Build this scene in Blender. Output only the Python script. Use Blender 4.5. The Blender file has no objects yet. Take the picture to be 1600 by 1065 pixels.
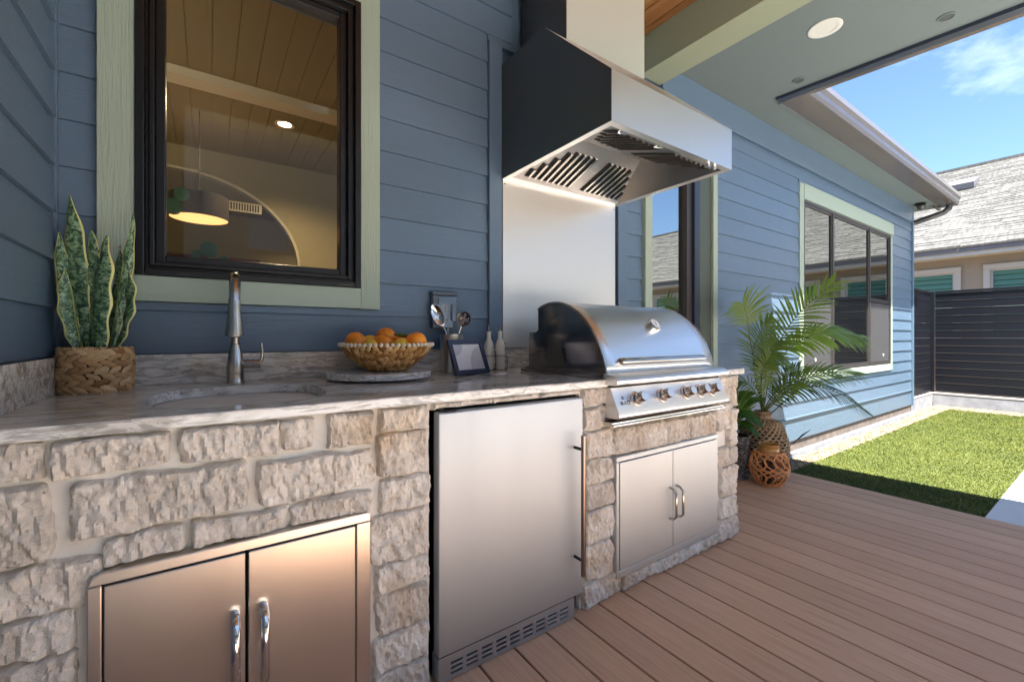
import bpy, math, random
from math import sin, cos, pi, radians, sqrt, atan2
from mathutils import Vector, Matrix, noise
random.seed(7)
S = bpy.context.scene
COL = S.collection

# ------------------------------------------------------------------ camera, sky, sun, exposure
cam = bpy.data.cameras.new('camera'); camo = bpy.data.objects.new('camera', cam); COL.objects.link(camo)
cam.sensor_width = 36; cam.lens = 679.5 / 1600 * 36; cam.shift_y = -7.5 / 1600
cam.clip_start = 0.02; cam.clip_end = 500
camo.location = (0, 0, 1.10); camo.rotation_euler = (pi / 2, 0, radians(55.1 - 90))
S.camera = camo

SUN_DIR = Vector((0.20, 0.29, -1.0)).normalized()
w = bpy.data.worlds.new('World'); S.world = w; w.use_nodes = True
nt = w.node_tree; N = nt.nodes; L = nt.links
bg = N['Background']; bg.inputs['Strength'].default_value = 0.054
sky = N.new('ShaderNodeTexSky'); sky.sky_type = 'NISHITA'; sky.sun_disc = False
sky.sun_elevation = math.asin(-SUN_DIR.z); sky.sun_rotation = atan2(-SUN_DIR.x, -SUN_DIR.y)
sky.air_density = 1.0; sky.dust_density = 0.3; sky.ozone_density = 6.0
tc = N.new('ShaderNodeTexCoord'); mp = N.new('ShaderNodeMapping'); mp.inputs['Scale'].default_value = (1.0, 1.6, 3.2)
mp.inputs['Rotation'].default_value = (0.2, 0.1, 0.6)
cn = N.new('ShaderNodeTexNoise'); cn.inputs['Scale'].default_value = 2.2; cn.inputs['Detail'].default_value = 8; cn.inputs['Roughness'].default_value = 0.58
cr = N.new('ShaderNodeValToRGB'); cr.color_ramp.elements[0].position = 0.51; cr.color_ramp.elements[1].position = 0.86
cr.color_ramp.elements[0].color = (0, 0, 0, 1); cr.color_ramp.elements[1].color = (0.55, 0.55, 0.55, 1)
mx = N.new('ShaderNodeMix'); mx.data_type = 'RGBA'
mx.inputs[7].default_value = (11, 11.4, 12.2, 1)
L.new(tc.outputs['Generated'], mp.inputs['Vector']); L.new(mp.outputs[0], cn.inputs['Vector']); L.new(cn.outputs[0], cr.inputs[0])
L.new(cr.outputs[0], mx.inputs[0]); L.new(sky.outputs[0], mx.inputs[6]); L.new(mx.outputs[2], bg.inputs['Color'])

sd = bpy.data.lights.new('sun', 'SUN'); sd.energy = 4.8; sd.angle = radians(0.55); sd.color = (1, 0.95, 0.87)
so = bpy.data.objects.new('sun', sd); COL.objects.link(so); so.location = (0, 0, 20)
so.rotation_euler = SUN_DIR.to_track_quat('-Z', 'Y').to_euler()
V = S.view_settings
V.view_transform = 'Standard'; V.look = 'None'; V.exposure = 2.6; V.gamma = 1.0; V.use_curve_mapping = False
try:
    S.cycles.max_bounces = 10; S.cycles.diffuse_bounces = 5; S.cycles.glossy_bounces = 5; S.cycles.transparent_max_bounces = 12
    S.cycles.sample_clamp_indirect = 6
except Exception: pass

# ------------------------------------------------------------------ helpers
class MB:
    def __init__(s): s.v = []; s.f = []; s.uv = None
    def box(s, x0, x1, y0, y1, z0, z1):
        b = len(s.v)
        s.v += [(x0,y0,z0),(x1,y0,z0),(x1,y1,z0),(x0,y1,z0),(x0,y0,z1),(x1,y0,z1),(x1,y1,z1),(x0,y1,z1)]
        s.f += [(b,b+3,b+2,b+1),(b+4,b+5,b+6,b+7),(b,b+1,b+5,b+4),(b+1,b+2,b+6,b+5),(b+2,b+3,b+7,b+6),(b+3,b,b+4,b+7)]
        return s
    def hexa(s, p):                      # 8 corners, bottom ring then top ring (ccw from above)
        b = len(s.v); s.v += [tuple(q) for q in p]
        s.f += [(b,b+3,b+2,b+1),(b+4,b+5,b+6,b+7),(b,b+1,b+5,b+4),(b+1,b+2,b+6,b+5),(b+2,b+3,b+7,b+6),(b+3,b,b+4,b+7)]
        return s
    def ext(s, prof, a0, a1, axis='x'):  # extrude closed 2-D profile along an axis; x: prof=(y,z) y: prof=(x,z) z: prof=(x,y)
        b = len(s.v); n = len(prof)
        for a in (a0, a1):
            for p, q in prof:
                s.v.append((a,p,q) if axis == 'x' else (p,a,q) if axis == 'y' else (p,q,a))
        for i in range(n):
            j = (i+1) % n; s.f.append((b+i,b+j,b+n+j,b+n+i))
        s.f.append(tuple(b+i for i in reversed(range(n)))); s.f.append(tuple(b+n+i for i in range(n)))
        return s
    def tube(s, pts, r, n=8, caps=True):
        pts = [Vector(p) for p in pts]; b = len(s.v); m = len(pts)
        rr = r if isinstance(r, (list, tuple)) else [r]*m
        up = None
        for i, p in enumerate(pts):
            t = (pts[min(i+1,m-1)] - pts[max(i-1,0)]).normalized()
            if up is None:
                up = Vector((0,0,1)) if abs(t.z) < .9 else Vector((1,0,0))
            a = t.cross(up)
            if a.length < 1e-5: a = t.cross(Vector((0,1,0)))
            a.normalize(); c = a.cross(t).normalized(); up = c
            for k in range(n):
                q = p + (a*cos(2*pi*k/n) + c*sin(2*pi*k/n))*rr[i]; s.v.append(tuple(q))
        for i in range(m-1):
            for k in range(n):
                k2 = (k+1) % n
                s.f.append((b+i*n+k, b+i*n+k2, b+(i+1)*n+k2, b+(i+1)*n+k))
        if caps:
            s.f.append(tuple(b+k for k in reversed(range(n)))); s.f.append(tuple(b+(m-1)*n+k for k in range(n)))
        return s
    def lathe(s, prof, c, n=32, M=None, close=False):   # prof list of (r,z) local, around z; M optional matrix
        b = len(s.v); m = len(prof); c = Vector(c)
        for r, z in prof:
            for k in range(n):
                q = Vector((r*cos(2*pi*k/n), r*sin(2*pi*k/n), z))
                if M: q = M @ q
                s.v.append(tuple(q + c))
        for i in range(m-1 if not close else m):
            i2 = (i+1) % m
            for k in range(n):
                k2 = (k+1) % n
                s.f.append((b+i*n+k, b+i*n+k2, b+i2*n+k2, b+i2*n+k))
        if not close:
            if prof[0][0] > 1e-6: s.f.append(tuple(b+k for k in reversed(range(n))))
            if prof[-1][0] > 1e-6: s.f.append(tuple(b+(m-1)*n+k for k in range(n)))
        return s
    def ball(s, c, r, n=10, m=7, M=None):
        rx, ry, rz = r if isinstance(r, (tuple, list)) else (r, r, r)
        b = len(s.v); c = Vector(c)
        for i in range(m+1):
            t = pi*i/m
            for k in range(n):
                q = Vector((rx*sin(t)*cos(2*pi*k/n), ry*sin(t)*sin(2*pi*k/n), -rz*cos(t)))
                if M: q = M @ q
                s.v.append(tuple(q+c))
        for i in range(m):
            for k in range(n):
                k2 = (k+1) % n; s.f.append((b+i*n+k, b+i*n+k2, b+(i+1)*n+k2, b+(i+1)*n+k))
        return s

def root_off(parent):
    o = Vector((0,0,0)); p = parent
    while p is not None: o += p.location; p = p.parent
    return o
def link(name, me, parent=None):
    o = bpy.data.objects.new(name, me); COL.objects.link(o)
    if parent is not None: o.parent = parent
    return o
def tag(o, label, cat, group=None):
    o['label'] = label; o['category'] = cat
    if group: o['group'] = group
    return o
def thing(name, label, cat, loc=(0,0,0), group=None):
    o = bpy.data.objects.new(name, None); COL.objects.link(o); o.location = loc; o.empty_display_size = .1
    return tag(o, label, cat, group)
def build(name, mb, mat, parent=None, smooth=False, bevel=0, stuff=False, origin=None):
    off = root_off(parent) if parent is not None else Vector(origin or (0,0,0))
    me = bpy.data.meshes.new(name)
    me.from_pydata([tuple(Vector(v)-off) for v in mb.v], [], mb.f)
    if mb.uv:
        ul = me.uv_layers.new(name='UVMap')
        for i, l in enumerate(me.loops): ul.data[i].uv = mb.uv[l.vertex_index]
    if mat: me.materials.append(mat)
    if smooth:
        me.polygons.foreach_set('use_smooth', [True]*len(me.polygons))
        if smooth != 'all':
            me.set_sharp_from_angle(angle=radians(smooth if smooth is not True else 40))
    me.update()
    o = link(name, me, parent)
    if parent is None: o.location = off
    if bevel:
        b = o.modifiers.new('bevel', 'BEVEL'); b.width = bevel; b.segments = 2; b.limit_method = 'ANGLE'; b.angle_limit = radians(35)
        b.harden_normals = False
    if stuff: o['kind'] = 'stuff'
    return o
def struct(name, mb, mat, **k):
    o = build(name, mb, mat, **k); o['kind'] = 'structure'; return o
def copy_tree(o, parent=None):
    c = o.copy(); COL.objects.link(c)
    if parent is not None: c.parent = parent
    for ch in list(o.children): copy_tree(ch, c)
    return c
def B(x0,x1,y0,y1,z0,z1): return MB().box(x0,x1,y0,y1,z0,z1)

# ------------------------------------------------------------------ materials
def mat(name, col=(.5,.5,.5), rough=.5, metal=0, spec=.5, **k):
    m = bpy.data.materials.new(name); m.use_nodes = True
    p = m.node_tree.nodes['Principled BSDF']
    p.inputs['Base Color'].default_value = (*col, 1); p.inputs['Roughness'].default_value = rough
    p.inputs['Metallic'].default_value = metal; p.inputs['Specular IOR Level'].default_value = spec
    for a, b in k.items(): p.inputs[a.replace('_', ' ')].default_value = b
    return m
def nd(m, t, **k):
    n = m.node_tree.nodes.new(t)
    for a, b in k.items():
        if hasattr(n, a): setattr(n, a, b)
        else: n.inputs[a].default_value = b
    return n
def coords(m, scale=(1,1,1), rot=(0,0,0), kind='Object'):
    t = nd(m, 'ShaderNodeTexCoord'); q = nd(m, 'ShaderNodeMapping')
    q.inputs['Scale'].default_value = scale; q.inputs['Rotation'].default_value = rot
    m.node_tree.links.new(t.outputs[kind], q.inputs['Vector']); return q.outputs[0]
def nz(m, vec, scale=5, detail=4, rough=.5, dist=0):
    n = nd(m, 'ShaderNodeTexNoise'); n.inputs['Scale'].default_value = scale; n.inputs['Detail'].default_value = detail
    n.inputs['Roughness'].default_value = rough; n.inputs['Distortion'].default_value = dist
    if vec: m.node_tree.links.new(vec, n.inputs['Vector'])
    return n.outputs[0]
def ramp(m, fac, stops):
    r = nd(m, 'ShaderNodeValToRGB'); e = r.color_ramp.elements
    while len(e) < len(stops): e.new(.5)
    for x, (p, c) in zip(e, stops): x.position = p; x.color = (*c, 1) if len(c) == 3 else c
    m.node_tree.links.new(fac, r.inputs[0]); return r.outputs[0]
def mixc(m, fac, a, b, mode='MIX'):
    x = nd(m, 'ShaderNodeMix'); x.data_type = 'RGBA'; x.blend_type = mode
    lk = m.node_tree.links
    for s, i in ((fac,0),(a,6),(b,7)):
        if isinstance(s, (int,float)): x.inputs[i].default_value = s
        elif isinstance(s, tuple): x.inputs[i].default_value = (*s, 1)
        else: lk.new(s, x.inputs[i])
    return x.outputs[2]
def P_(m): return m.node_tree.nodes['Principled BSDF']
def setc(m, out, inp='Base Color'): m.node_tree.links.new(out, P_(m).inputs[inp])
def bump(m, h, strength=.3, dist=.01, prev=None):
    b = nd(m, 'ShaderNodeBump'); b.inputs['Strength'].default_value = strength; b.inputs['Distance'].default_value = dist
    m.node_tree.links.new(h, b.inputs['Height'])
    if prev: m.node_tree.links.new(prev, b.inputs['Normal'])
    m.node_tree.links.new(b.outputs[0], P_(m).inputs['Normal']); return b.outputs[0]
def math_(m, op, a, b=0.0):
    n = nd(m, 'ShaderNodeMath'); n.operation = op
    for i, s in enumerate((a, b)):
        if isinstance(s, (int,float)): n.inputs[i].default_value = s
        else: m.node_tree.links.new(s, n.inputs[i])
    return n.outputs[0]
def objrand(m):
    return nd(m, 'ShaderNodeObjectInfo').outputs['Random']

def painted(name, col, grain=(3,3,55), strength=.35, rough=.45, var=.12, dist=.004):
    m = mat(name, col, rough, spec=.4)
    v = coords(m, grain); g = nz(m, v, 2.0, 6, .62, .6)
    c2 = coords(m, (1,1,1)); n2 = nz(m, c2, 2.3, 5, .6)
    f = math_(m, 'ADD', math_(m, 'MULTIPLY', n2, .6), math_(m, 'MULTIPLY', objrand(m), .4))
    setc(m, mixc(m, f, tuple(c*(1-var) for c in col), tuple(min(1,c*(1+var)) for c in col)))
    g2 = ramp(m, g, [(.35,(0,0,0)),(.62,(1,1,1))])
    b0 = bump(m, n2, .12, .02)
    bump(m, g2, strength, dist, b0)
    return m
M = {}
M['siding'] = painted('blue painted siding', (.104,.160,.232), (2.2,2.2,48), .26, .30)
M['sage'] = painted('sage painted trim', (.315,.385,.315), (48,48,2.5), .5, .5, .08)
M['sage_h'] = painted('sage painted trim flat', (.315,.385,.315), (3,3,60), .12, .5, .06)
M['soffit'] = painted('grey painted soffit', (.12,.15,.152), (4,4,4), .08, .6, .05)
M['beam'] = painted('green grey beam', (.24,.27,.19), (3,3,50), .12, .5, .06)
M['black'] = mat('black window metal', (.008,.008,.009), .28, 0, .5)
M['bronze'] = mat('dark bronze frame', (.055,.05,.05), .35, .3)
M['navy'] = mat('dark navy trim', (.02,.028,.05), .35)
M['rubber'] = mat('dark rubber', (.006,.006,.006), .6)
M['void'] = mat('dark recess', (.004,.004,.004), .8)
M['white'] = mat('white trim paint', (.50,.49,.47), .4)
M['concrete'] = mat('pale concrete', (.55,.53,.5), .75)
_m = M['concrete']; v = coords(_m); n = nz(_m, v, 3, 8, .65); setc(_m, ramp(_m, n, [(.3,(.50,.49,.48)),(.7,(.62,.61,.59))])); bump(_m, nz(_m, v, 90, 4), .15, .004)
M['cement'] = mat('grey cement curb', (.27,.28,.31), .8)
_m = M['cement']; v = coords(_m); setc(_m, ramp(_m, nz(_m, v, 6, 7, .65), [(.3,(.20,.21,.24)),(.7,(.33,.34,.37))])); bump(_m, nz(_m, v, 70, 5), .25, .006)
M['foundation'] = mat('brown foundation band', (.15,.12,.10), .85)
_m = M['foundation']; setc(_m, ramp(_m, nz(_m, coords(_m), 9, 6), [(.3,(.10,.08,.07)),(.7,(.2,.165,.14))]))

def brushed(name, col, rough, axis=(220,220,2), st=.05, var=.06, blot=0.0):
    m = mat(name, col, rough, 1.0)
    v = coords(m, axis); n = nz(m, v, 2, 3, .5)
    r = nd(m, 'ShaderNodeMapRange'); r.inputs[3].default_value = rough-var; r.inputs[4].default_value = rough+var
    m.node_tree.links.new(n, r.inputs[0])
    big = nz(m, coords(m), 1.7, 3, .5)
    rr = math_(m, 'ADD', r.outputs[0], math_(m, 'MULTIPLY', math_(m, 'SUBTRACT', big, .5), .12))
    m.node_tree.links.new(rr, P_(m).inputs['Roughness'])
    P_(m).inputs['Anisotropic'].default_value = .5
    b = bump(m, n, st, .002)
    if blot: bump(m, big, blot, .01, b)
    return m
M['steel'] = brushed('brushed steel', (.66,.655,.64), .30, (2,2,260))
M['steel_v'] = brushed('vertical brushed steel', (.50,.545,.59), .62, (6,6,.3), .05, .03)
M['steel_door'] = brushed('satin door steel', (.74,.68,.62), .30, (7,7,.35), .10, .03, .02)
M['steel_pale'] = brushed('pale satin steel', (.60,.64,.665), .62, (6,6,.3), .05, .03)
M['steel_dark'] = brushed('dark mirror steel', (.34,.31,.28), .14, (120,120,1.2), .012, .03)
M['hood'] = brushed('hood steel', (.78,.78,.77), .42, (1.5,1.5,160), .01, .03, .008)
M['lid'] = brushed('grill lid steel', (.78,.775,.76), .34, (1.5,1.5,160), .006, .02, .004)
M['hood_shaded'] = brushed('shade darkened hood steel', (.19,.19,.185), .34, (1.5,1.5,160), .0, .03, .0)  # same hood steel, its base colour darkened for the faces in shade
M['flue'] = mat('satin flue steel', (.62,.66,.60), .5, .55)
M['nickel'] = mat('brushed nickel', (.55,.52,.48), .22, 1)
M['chrome'] = mat('polished chrome', (.75,.75,.76), .07, 1)
M['bar'] = mat('bar handle metal', (.26,.21,.18), .28, 1)
M['knob'] = mat('knob metal', (.36,.33,.31), .25, 1)
M['splash'] = brushed('steel splash panel', (.80,.78,.74), .50, (120,120,1.5), .01, .03, .03)

# granite: pale ground with drifting grey, brown and black veins
m = M['granite'] = mat('veined pale granite', (.6,.6,.58), .08, spec=.6)
v = coords(m, (1.0,1.5,1.5), (0.3,.5,0.55))
w1 = nz(m, coords(m, (2.4,9,9), (.2,.5,.5)), 1.6, 9, .62, 1.8)
w2 = nz(m, coords(m, (3,14,14), (.1,.62,.42)), 1.9, 10, .7, 2.4)
w3 = nz(m, coords(m, (5,5,5)), 3.0, 8, .7, 1.2)
base = ramp(m, w1, [(.28,(.38,.38,.35)),(.40,(.58,.58,.54)),(.52,(.76,.76,.73)),(.68,(.82,.82,.80)),(.8,(.62,.60,.55))])
vein = ramp(m, w2, [(.40,(.07,.065,.06)),(.455,(.34,.32,.29)),(.50,(1,1,1)),(1,(1,1,1))])
c = mixc(m, .45, base, vein, 'MULTIPLY')
spk = ramp(m, w3, [(.60,(1,1,1)),(.68,(.35,.34,.33)),(.76,(.12,.12,.12))])
c = mixc(m, .55, c, spk, 'MULTIPLY')
br = ramp(m, nz(m, coords(m, (1.2,6,6), (.2,.5,.5)), 1.1, 5, .5, 1), [(.45,(1,1,1)),(.7,(.86,.78,.68))])
setc(m, mixc(m, .8, c, br, 'MULTIPLY'))

# limestone
def lime(name, tint):
    m = mat(name, (.5,.46,.4), .9, spec=.2)
    v = coords(m); info = objrand(m)
    n1 = nz(m, v, 9, 10, .72); n2 = nz(m, v, 30, 8, .7, .5); n3 = nz(m, v, 3.1, 3, .5)
    c = ramp(m, n1, [(.25,tuple(t*x for t,x in zip(tint,(.46,.405,.34)))),(.5,tuple(t*x for t,x in zip(tint,(.72,.665,.59)))),(.75,tuple(t*x for t,x in zip(tint,(.88,.845,.78))))])
    rust = ramp(m, n3, [(.57,(1,1,1)),(.70,(.86,.66,.42))])
    c = mixc(m, .65, c, rust, 'MULTIPLY')
    g = ramp(m, n2, [(.30,(.45,.42,.40)),(.46,(1,1,1))])
    c = mixc(m, .42, c, g, 'MULTIPLY')
    cw = ramp(m, nz(m, coords(m,(1.6,1.6,1)), 13, 9, .75, 1.5), [(.30,(.62,.55,.48)),(.44,(.90,.87,.84)),(.52,(1.06,1.05,1.04)),(.62,(.93,.91,.89)),(.74,(.72,.68,.64))]); c = mixc(m, .75, c, cw, 'MULTIPLY')
    hv = mixc(m, info, (.86,.83,.80), (1.0,1.0,1.0)); c = mixc(m, 1.0, c, hv, 'MULTIPLY')
    vo = nd(m, 'ShaderNodeTexVoronoi'); vo.inputs['Scale'].default_value = 42
    m.node_tree.links.new(v, vo.inputs['Vector'])
    pit = ramp(m, vo.outputs['Distance'], [(.03,(0,0,0)),(.16,(1,1,1))])
    sel = ramp(m, nz(m, v, 11, 2), [(.56,(1,1,1)),(.62,(0,0,0))])
    pit2 = mixc(m, sel, pit, (1,1,1))
    c = mixc(m, .6, c, pit2, 'MULTIPLY')
    setc(m, c)
    b1 = bump(m, n2, .75, .012); b2 = bump(m, nz(m, v, 110, 5, .7), .5, .004, b1); bump(m, pit2, .6, .006, b2)
    return m
M['stone'] = lime('cream chipped limestone', (1.13,1.17,1.20))
M['stone2'] = lime('greyish chipped limestone', (.94,.96,.98))
m = M['mortar'] = mat('smooth mortar', (.58,.54,.48), .9, spec=.2)
v = coords(m); setc(m, ramp(m, nz(m, v, 8, 6), [(.3,(.62,.60,.55)),(.7,(.78,.76,.71))])); bump(m, nz(m, v, 60, 6, .6), .3, .005)

# deck
m = M['deck'] = mat('brown composite decking', (.2,.13,.09), .55, spec=.35)
g = nz(m, coords(m, (70,1.6,70)), 2.2, 8, .68, .3); n2 = nz(m, coords(m, (1,1,1)), 1.4, 4, .6); n3 = nz(m, coords(m, (240,14,240)), 2, 3, .6)
c = ramp(m, g, [(.25,(.48,.265,.150)),(.5,(.66,.385,.235)),(.78,(.76,.49,.32))])
c = mixc(m, objrand(m), c, mixc(m, 1.0, c, (.80,.77,.75), 'MULTIPLY'))
c = mixc(m, math_(m,'MULTIPLY',n2,.35), c, (.64,.43,.29))
sp = ramp(m, n3, [(.62,(1,1,1)),(.74,(1.25,1.2,1.15))]); c = mixc(m, .6, c, sp, 'MULTIPLY')
setc(m, c); bump(m, g, .35, .004)
m = M['woodceil'] = mat('stained plank ceiling', (.2,.1,.04), .7, spec=.15)
g = nz(m, coords(m, (40,1.2,40)), 2, 8, .65, .8); setc(m, ramp(m, g, [(.3,(.14,.06,.02)),(.6,(.26,.125,.048)),(.8,(.33,.18,.08))]))
# ground covers
m = M['turf'] = mat('green turf blades', (.1,.2,.02), .6, spec=.3)
n1 = nz(m, coords(m), 2.2, 6, .65); n2 = nz(m, coords(m), 60, 2); 
c = ramp(m, n1, [(.35,(.066,.090,.011)),(.6,(.108,.130,.020))]); setc(m, mixc(m, .5, c, ramp(m, n2, [(.3,(.5,.5,.4)),(.7,(1.3,1.25,1.0))]), 'MULTIPLY'))
M['turf_base'] = mat('turf backing', (.06,.078,.012), .9)
m = M['pebble'] = mat('cream pebbles', (.6,.52,.38), .8)
rnd = nd(m, 'ShaderNodeNewGeometry').outputs['Random Per Island']
setc(m, ramp(m, rnd, [(0,(.11,.075,.042)),(.3,(.19,.14,.08)),(.7,(.26,.20,.125)),(1,(.31,.265,.19))]))
M['gravel_bed'] = mat('gravel bed', (.15,.115,.075), .95)
# neighbours
m = M['shingle'] = mat('pale grey shingles', (.32,.31,.29), .9, spec=.2)
v = coords(m, (1,6,1)); n1 = nz(m, v, 3, 3, .7); n2 = nz(m, coords(m), 30, 5, .7)
c = ramp(m, n1, [(.35,(.088,.087,.084)),(.55,(.125,.124,.120)),(.7,(.160,.158,.152))]); setc(m, mixc(m, .5, c, ramp(m, n2, [(.3,(.7,.7,.7)),(.7,(1,1,1))]), 'MULTIPLY'))
M['stucco'] = mat('cream stucco', (.34,.295,.245), .9)
_m = M['stucco']; bump(_m, nz(_m, coords(_m), 60, 4), .3, .01)
M['louvre'] = mat('sea green louvre', (.10,.26,.21), .5)
M['fascia_n'] = mat('grey drip edge', (.16,.16,.18), .6)
M['fence'] = mat('black aluminium slat', (.006,.007,.012), .38, 0, .35)
M['gutter'] = mat('bronze gutter metal', (.22,.21,.22), .22, .25)
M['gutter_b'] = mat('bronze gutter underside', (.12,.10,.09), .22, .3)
M['down'] = mat('dark downpipe metal', (.05,.05,.055), .35, .3)
M['lightring'] = mat('white light trim', (.55,.56,.53), .4)
M['speaker'] = mat('grey mesh grille', (.05,.06,.065), .6)
# interior
M['int_wall'] = mat('warm interior wall', (.27,.215,.11), .8)
M['int_ceil'] = mat('interior ceiling', (.22,.17,.085), .7)
M['int_trim'] = mat('pale arch trim', (.50,.42,.28), .6)
M['int_door'] = mat('dark red brown door', (.10,.025,.008), .4)
M['int_dark'] = mat('unlit room', (.05,.05,.05), .9)
M['int_floor'] = mat('interior floor', (.22,.13,.06), .5)
def emit(name, col, s):
    m = mat(name, (.8,.8,.8), .5); p = P_(m); p.inputs['Emission Color'].default_value = (*col,1); p.inputs['Emission Strength'].default_value = s; return m
M['lamp'] = emit('lit lamp lens', (1,.72,.38), 2.5)
M['copper_lit'] = emit('lit copper shade lining', (1,.42,.10), .30)
M['daypane'] = emit('daylit door glass', (.8,.9,1), .16)
def glass(name, ior=1.7, tint=(.96,.98,.97)):
    m = bpy.data.materials.new(name); m.use_nodes = True; t = m.node_tree; t.nodes.remove(t.nodes['Principled BSDF'])
    o = t.nodes['Material Output']; fr = t.nodes.new('ShaderNodeFresnel'); fr.inputs[0].default_value = ior
    tr = t.nodes.new('ShaderNodeBsdfTransparent'); tr.inputs[0].default_value = (*tint,1)
    gl = t.nodes.new('ShaderNodeBsdfGlossy'); gl.inputs['Roughness'].default_value = .0; gl.inputs[0].default_value = (.97,1,.97,1)
    mx = t.nodes.new('ShaderNodeMixShader'); t.links.new(fr.outputs[0], mx.inputs[0]); t.links.new(tr.outputs[0], mx.inputs[1]); t.links.new(gl.outputs[0], mx.inputs[2])
    t.links.new(mx.outputs[0], o.inputs[0]); return m
M['glass'] = glass('window glass', 1.33)
M['glass2'] = glass('coated window glass', 5.5, (.6,.62,.6))
M['screen'] = mat('insect screen mesh', (.06,.06,.065), .7, Alpha=.72)
# small objects
m = M['weave'] = mat('water hyacinth weave', (.5,.3,.13), .6)
rnd = nd(m, 'ShaderNodeNewGeometry').outputs['Random Per Island']
c = ramp(m, rnd, [(0,(.30,.14,.05)),(.25,(.50,.30,.13)),(.7,(.62,.41,.20)),(1,(.70,.52,.30))])
setc(m, mixc(m, .5, c, ramp(m, nz(m, coords(m), 90, 5, .6, 1), [(.3,(.55,.5,.45)),(.65,(1,1,1))]), 'MULTIPLY'))
m = M['weave2'] = mat('golden brown weave', (.4,.2,.06), .5)
rnd = nd(m, 'ShaderNodeNewGeometry').outputs['Random Per Island']
setc(m, ramp(m, rnd, [(0,(.24,.09,.02)),(.35,(.48,.23,.065)),(.8,(.68,.40,.15)),(1,(.76,.50,.24))]))
m = M['weave3'] = mat('seagrass weave', (.35,.23,.12), .7)
rnd = nd(m, 'ShaderNodeNewGeometry').outputs['Random Per Island']
setc(m, ramp(m, rnd, [(0,(.20,.12,.055)),(1,(.44,.31,.18))]))
m = M['weave4'] = mat('grey brown basket weave', (.12,.10,.08), .8)
rnd = nd(m, 'ShaderNodeNewGeometry').outputs['Random Per Island']
setc(m, ramp(m, rnd, [(0,(.05,.045,.04)),(.6,(.15,.13,.11)),(1,(.32,.28,.24))]))
M['rattan'] = mat('orange brown rattan', (.66,.27,.09), .35)
M['rattan_band'] = mat('brass brown rattan collar', (.45,.22,.06), .3)
M['dark'] = mat('dark liner', (.06,.038,.02), .9)
M['soil'] = mat('soil', (.03,.02,.014), .95)
M['bead'] = mat('cream wooden bead', (.72,.62,.48), .5)
m = M['orange'] = mat('orange peel', (.85,.26,.03), .38, spec=.5)
setc(m, ramp(m, nz(m, coords(m), 9, 3), [(.3,(.92,.22,.008)),(.7,(.98,.36,.02))])); bump(m, nz(m, coords(m), 260, 2), .35, .002)
m = M['lemon'] = mat('yellow lemon peel', (.98,.60,.05), .38); bump(m, nz(m, coords(m), 220, 2), .3, .002)
M['fruitleaf'] = mat('olive green leaf', (.12,.15,.03), .4)
M['ceramic'] = mat('off white ceramic', (.66,.64,.59), .3)
M['wire'] = mat('black wire', (.01,.01,.01), .4)
m = M['paper'] = mat('printed paper', (.74,.74,.78), .6)
M['paper_grey'] = mat('pale grey print', (.50,.51,.56), .6)
M['navyframe'] = mat('slate blue frame', (.035,.045,.085), .35)
M['outlet'] = mat('grey outlet cover', (.10,.125,.16), .3)
M['outlet_in'] = mat('white outlet face', (.6,.6,.6), .4)
M['ink'] = mat('dark printed lettering', (.03,.03,.03), .5)
M['terra'] = mat('plant stem green', (.10,.12,.03), .6)
def leafmat(name, c1, c2, rough=.4, sc=6):
    m = mat(name, c1, rough, spec=.4); 
    setc(m, mixc(m, nz(m, coords(m), sc, 3), c1, c2)); P_(m).inputs['Subsurface Weight'].default_value = 0
    t = m.node_tree; tr = t.nodes.new('ShaderNodeBsdfTranslucent'); tr.inputs[0].default_value = (c2[0]*1.6, c2[1]*1.6, c2[2], 1)
    mx = t.nodes.new('ShaderNodeMixShader'); mx.inputs[0].default_value = .25
    t.links.new(P_(m).outputs[0], mx.inputs[1]); t.links.new(tr.outputs[0], mx.inputs[2]); t.links.new(mx.outputs[0], t.nodes['Material Output'].inputs[0])
    return m
M['palm'] = leafmat('palm green', (.055,.11,.02), (.15,.23,.04))
M['palm_bright'] = leafmat('fresh palm green', (.11,.20,.03), (.22,.34,.06))
M['palm_blue'] = leafmat('dusty palm green', (.03,.07,.035), (.07,.12,.06))
M['broad'] = leafmat('glossy broad leaf', (.02,.06,.012), (.05,.12,.02), .18)
m = M['snake'] = mat('banded snake plant leaf', (.1,.2,.1), .35)
uvn = nd(m, 'ShaderNodeTexCoord').outputs['UV']; sep = nd(m, 'ShaderNodeSeparateXYZ'); m.node_tree.links.new(uvn, sep.inputs[0])
mp_ = nd(m, 'ShaderNodeMapping'); mp_.inputs['Scale'].default_value = (1.2, 11, 1); m.node_tree.links.new(uvn, mp_.inputs[0])
bn = nz(m, mp_.outputs[0], 2.2, 3.5, .6, 1.4)
inner = ramp(m, bn, [(.40,(.015,.04,.02)),(.48,(.06,.14,.065)),(.58,(.22,.34,.19)),(.70,(.34,.44,.30))])
ed = math_(m, 'ABSOLUTE', math_(m, 'SUBTRACT', sep.outputs[0], .5))
edge = ramp(m, ed, [(.40,(0,0,0)),(.425,(1,1,1))])
setc(m, mixc(m, edge, inner, (.60,.58,.20)))

# ------------------------------------------------------------------ key dimensions (metres; wall along x, camera side is -y)
WY = 2.09                      # face of the long siding wall
LX = -0.426                    # face of the return wall at the left
ZC = 0.92                      # counter top
GZ = -0.18                     # lawn level
SOF = 3.18                     # soffit height
WOOD = 3.28                    # plank ceiling height
PY = -0.8                       # open edge of the patio
def ex(y): return 4.075 - .085*(y-1.79)      # inner edge line of the patio roof (slightly skewed)

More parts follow.
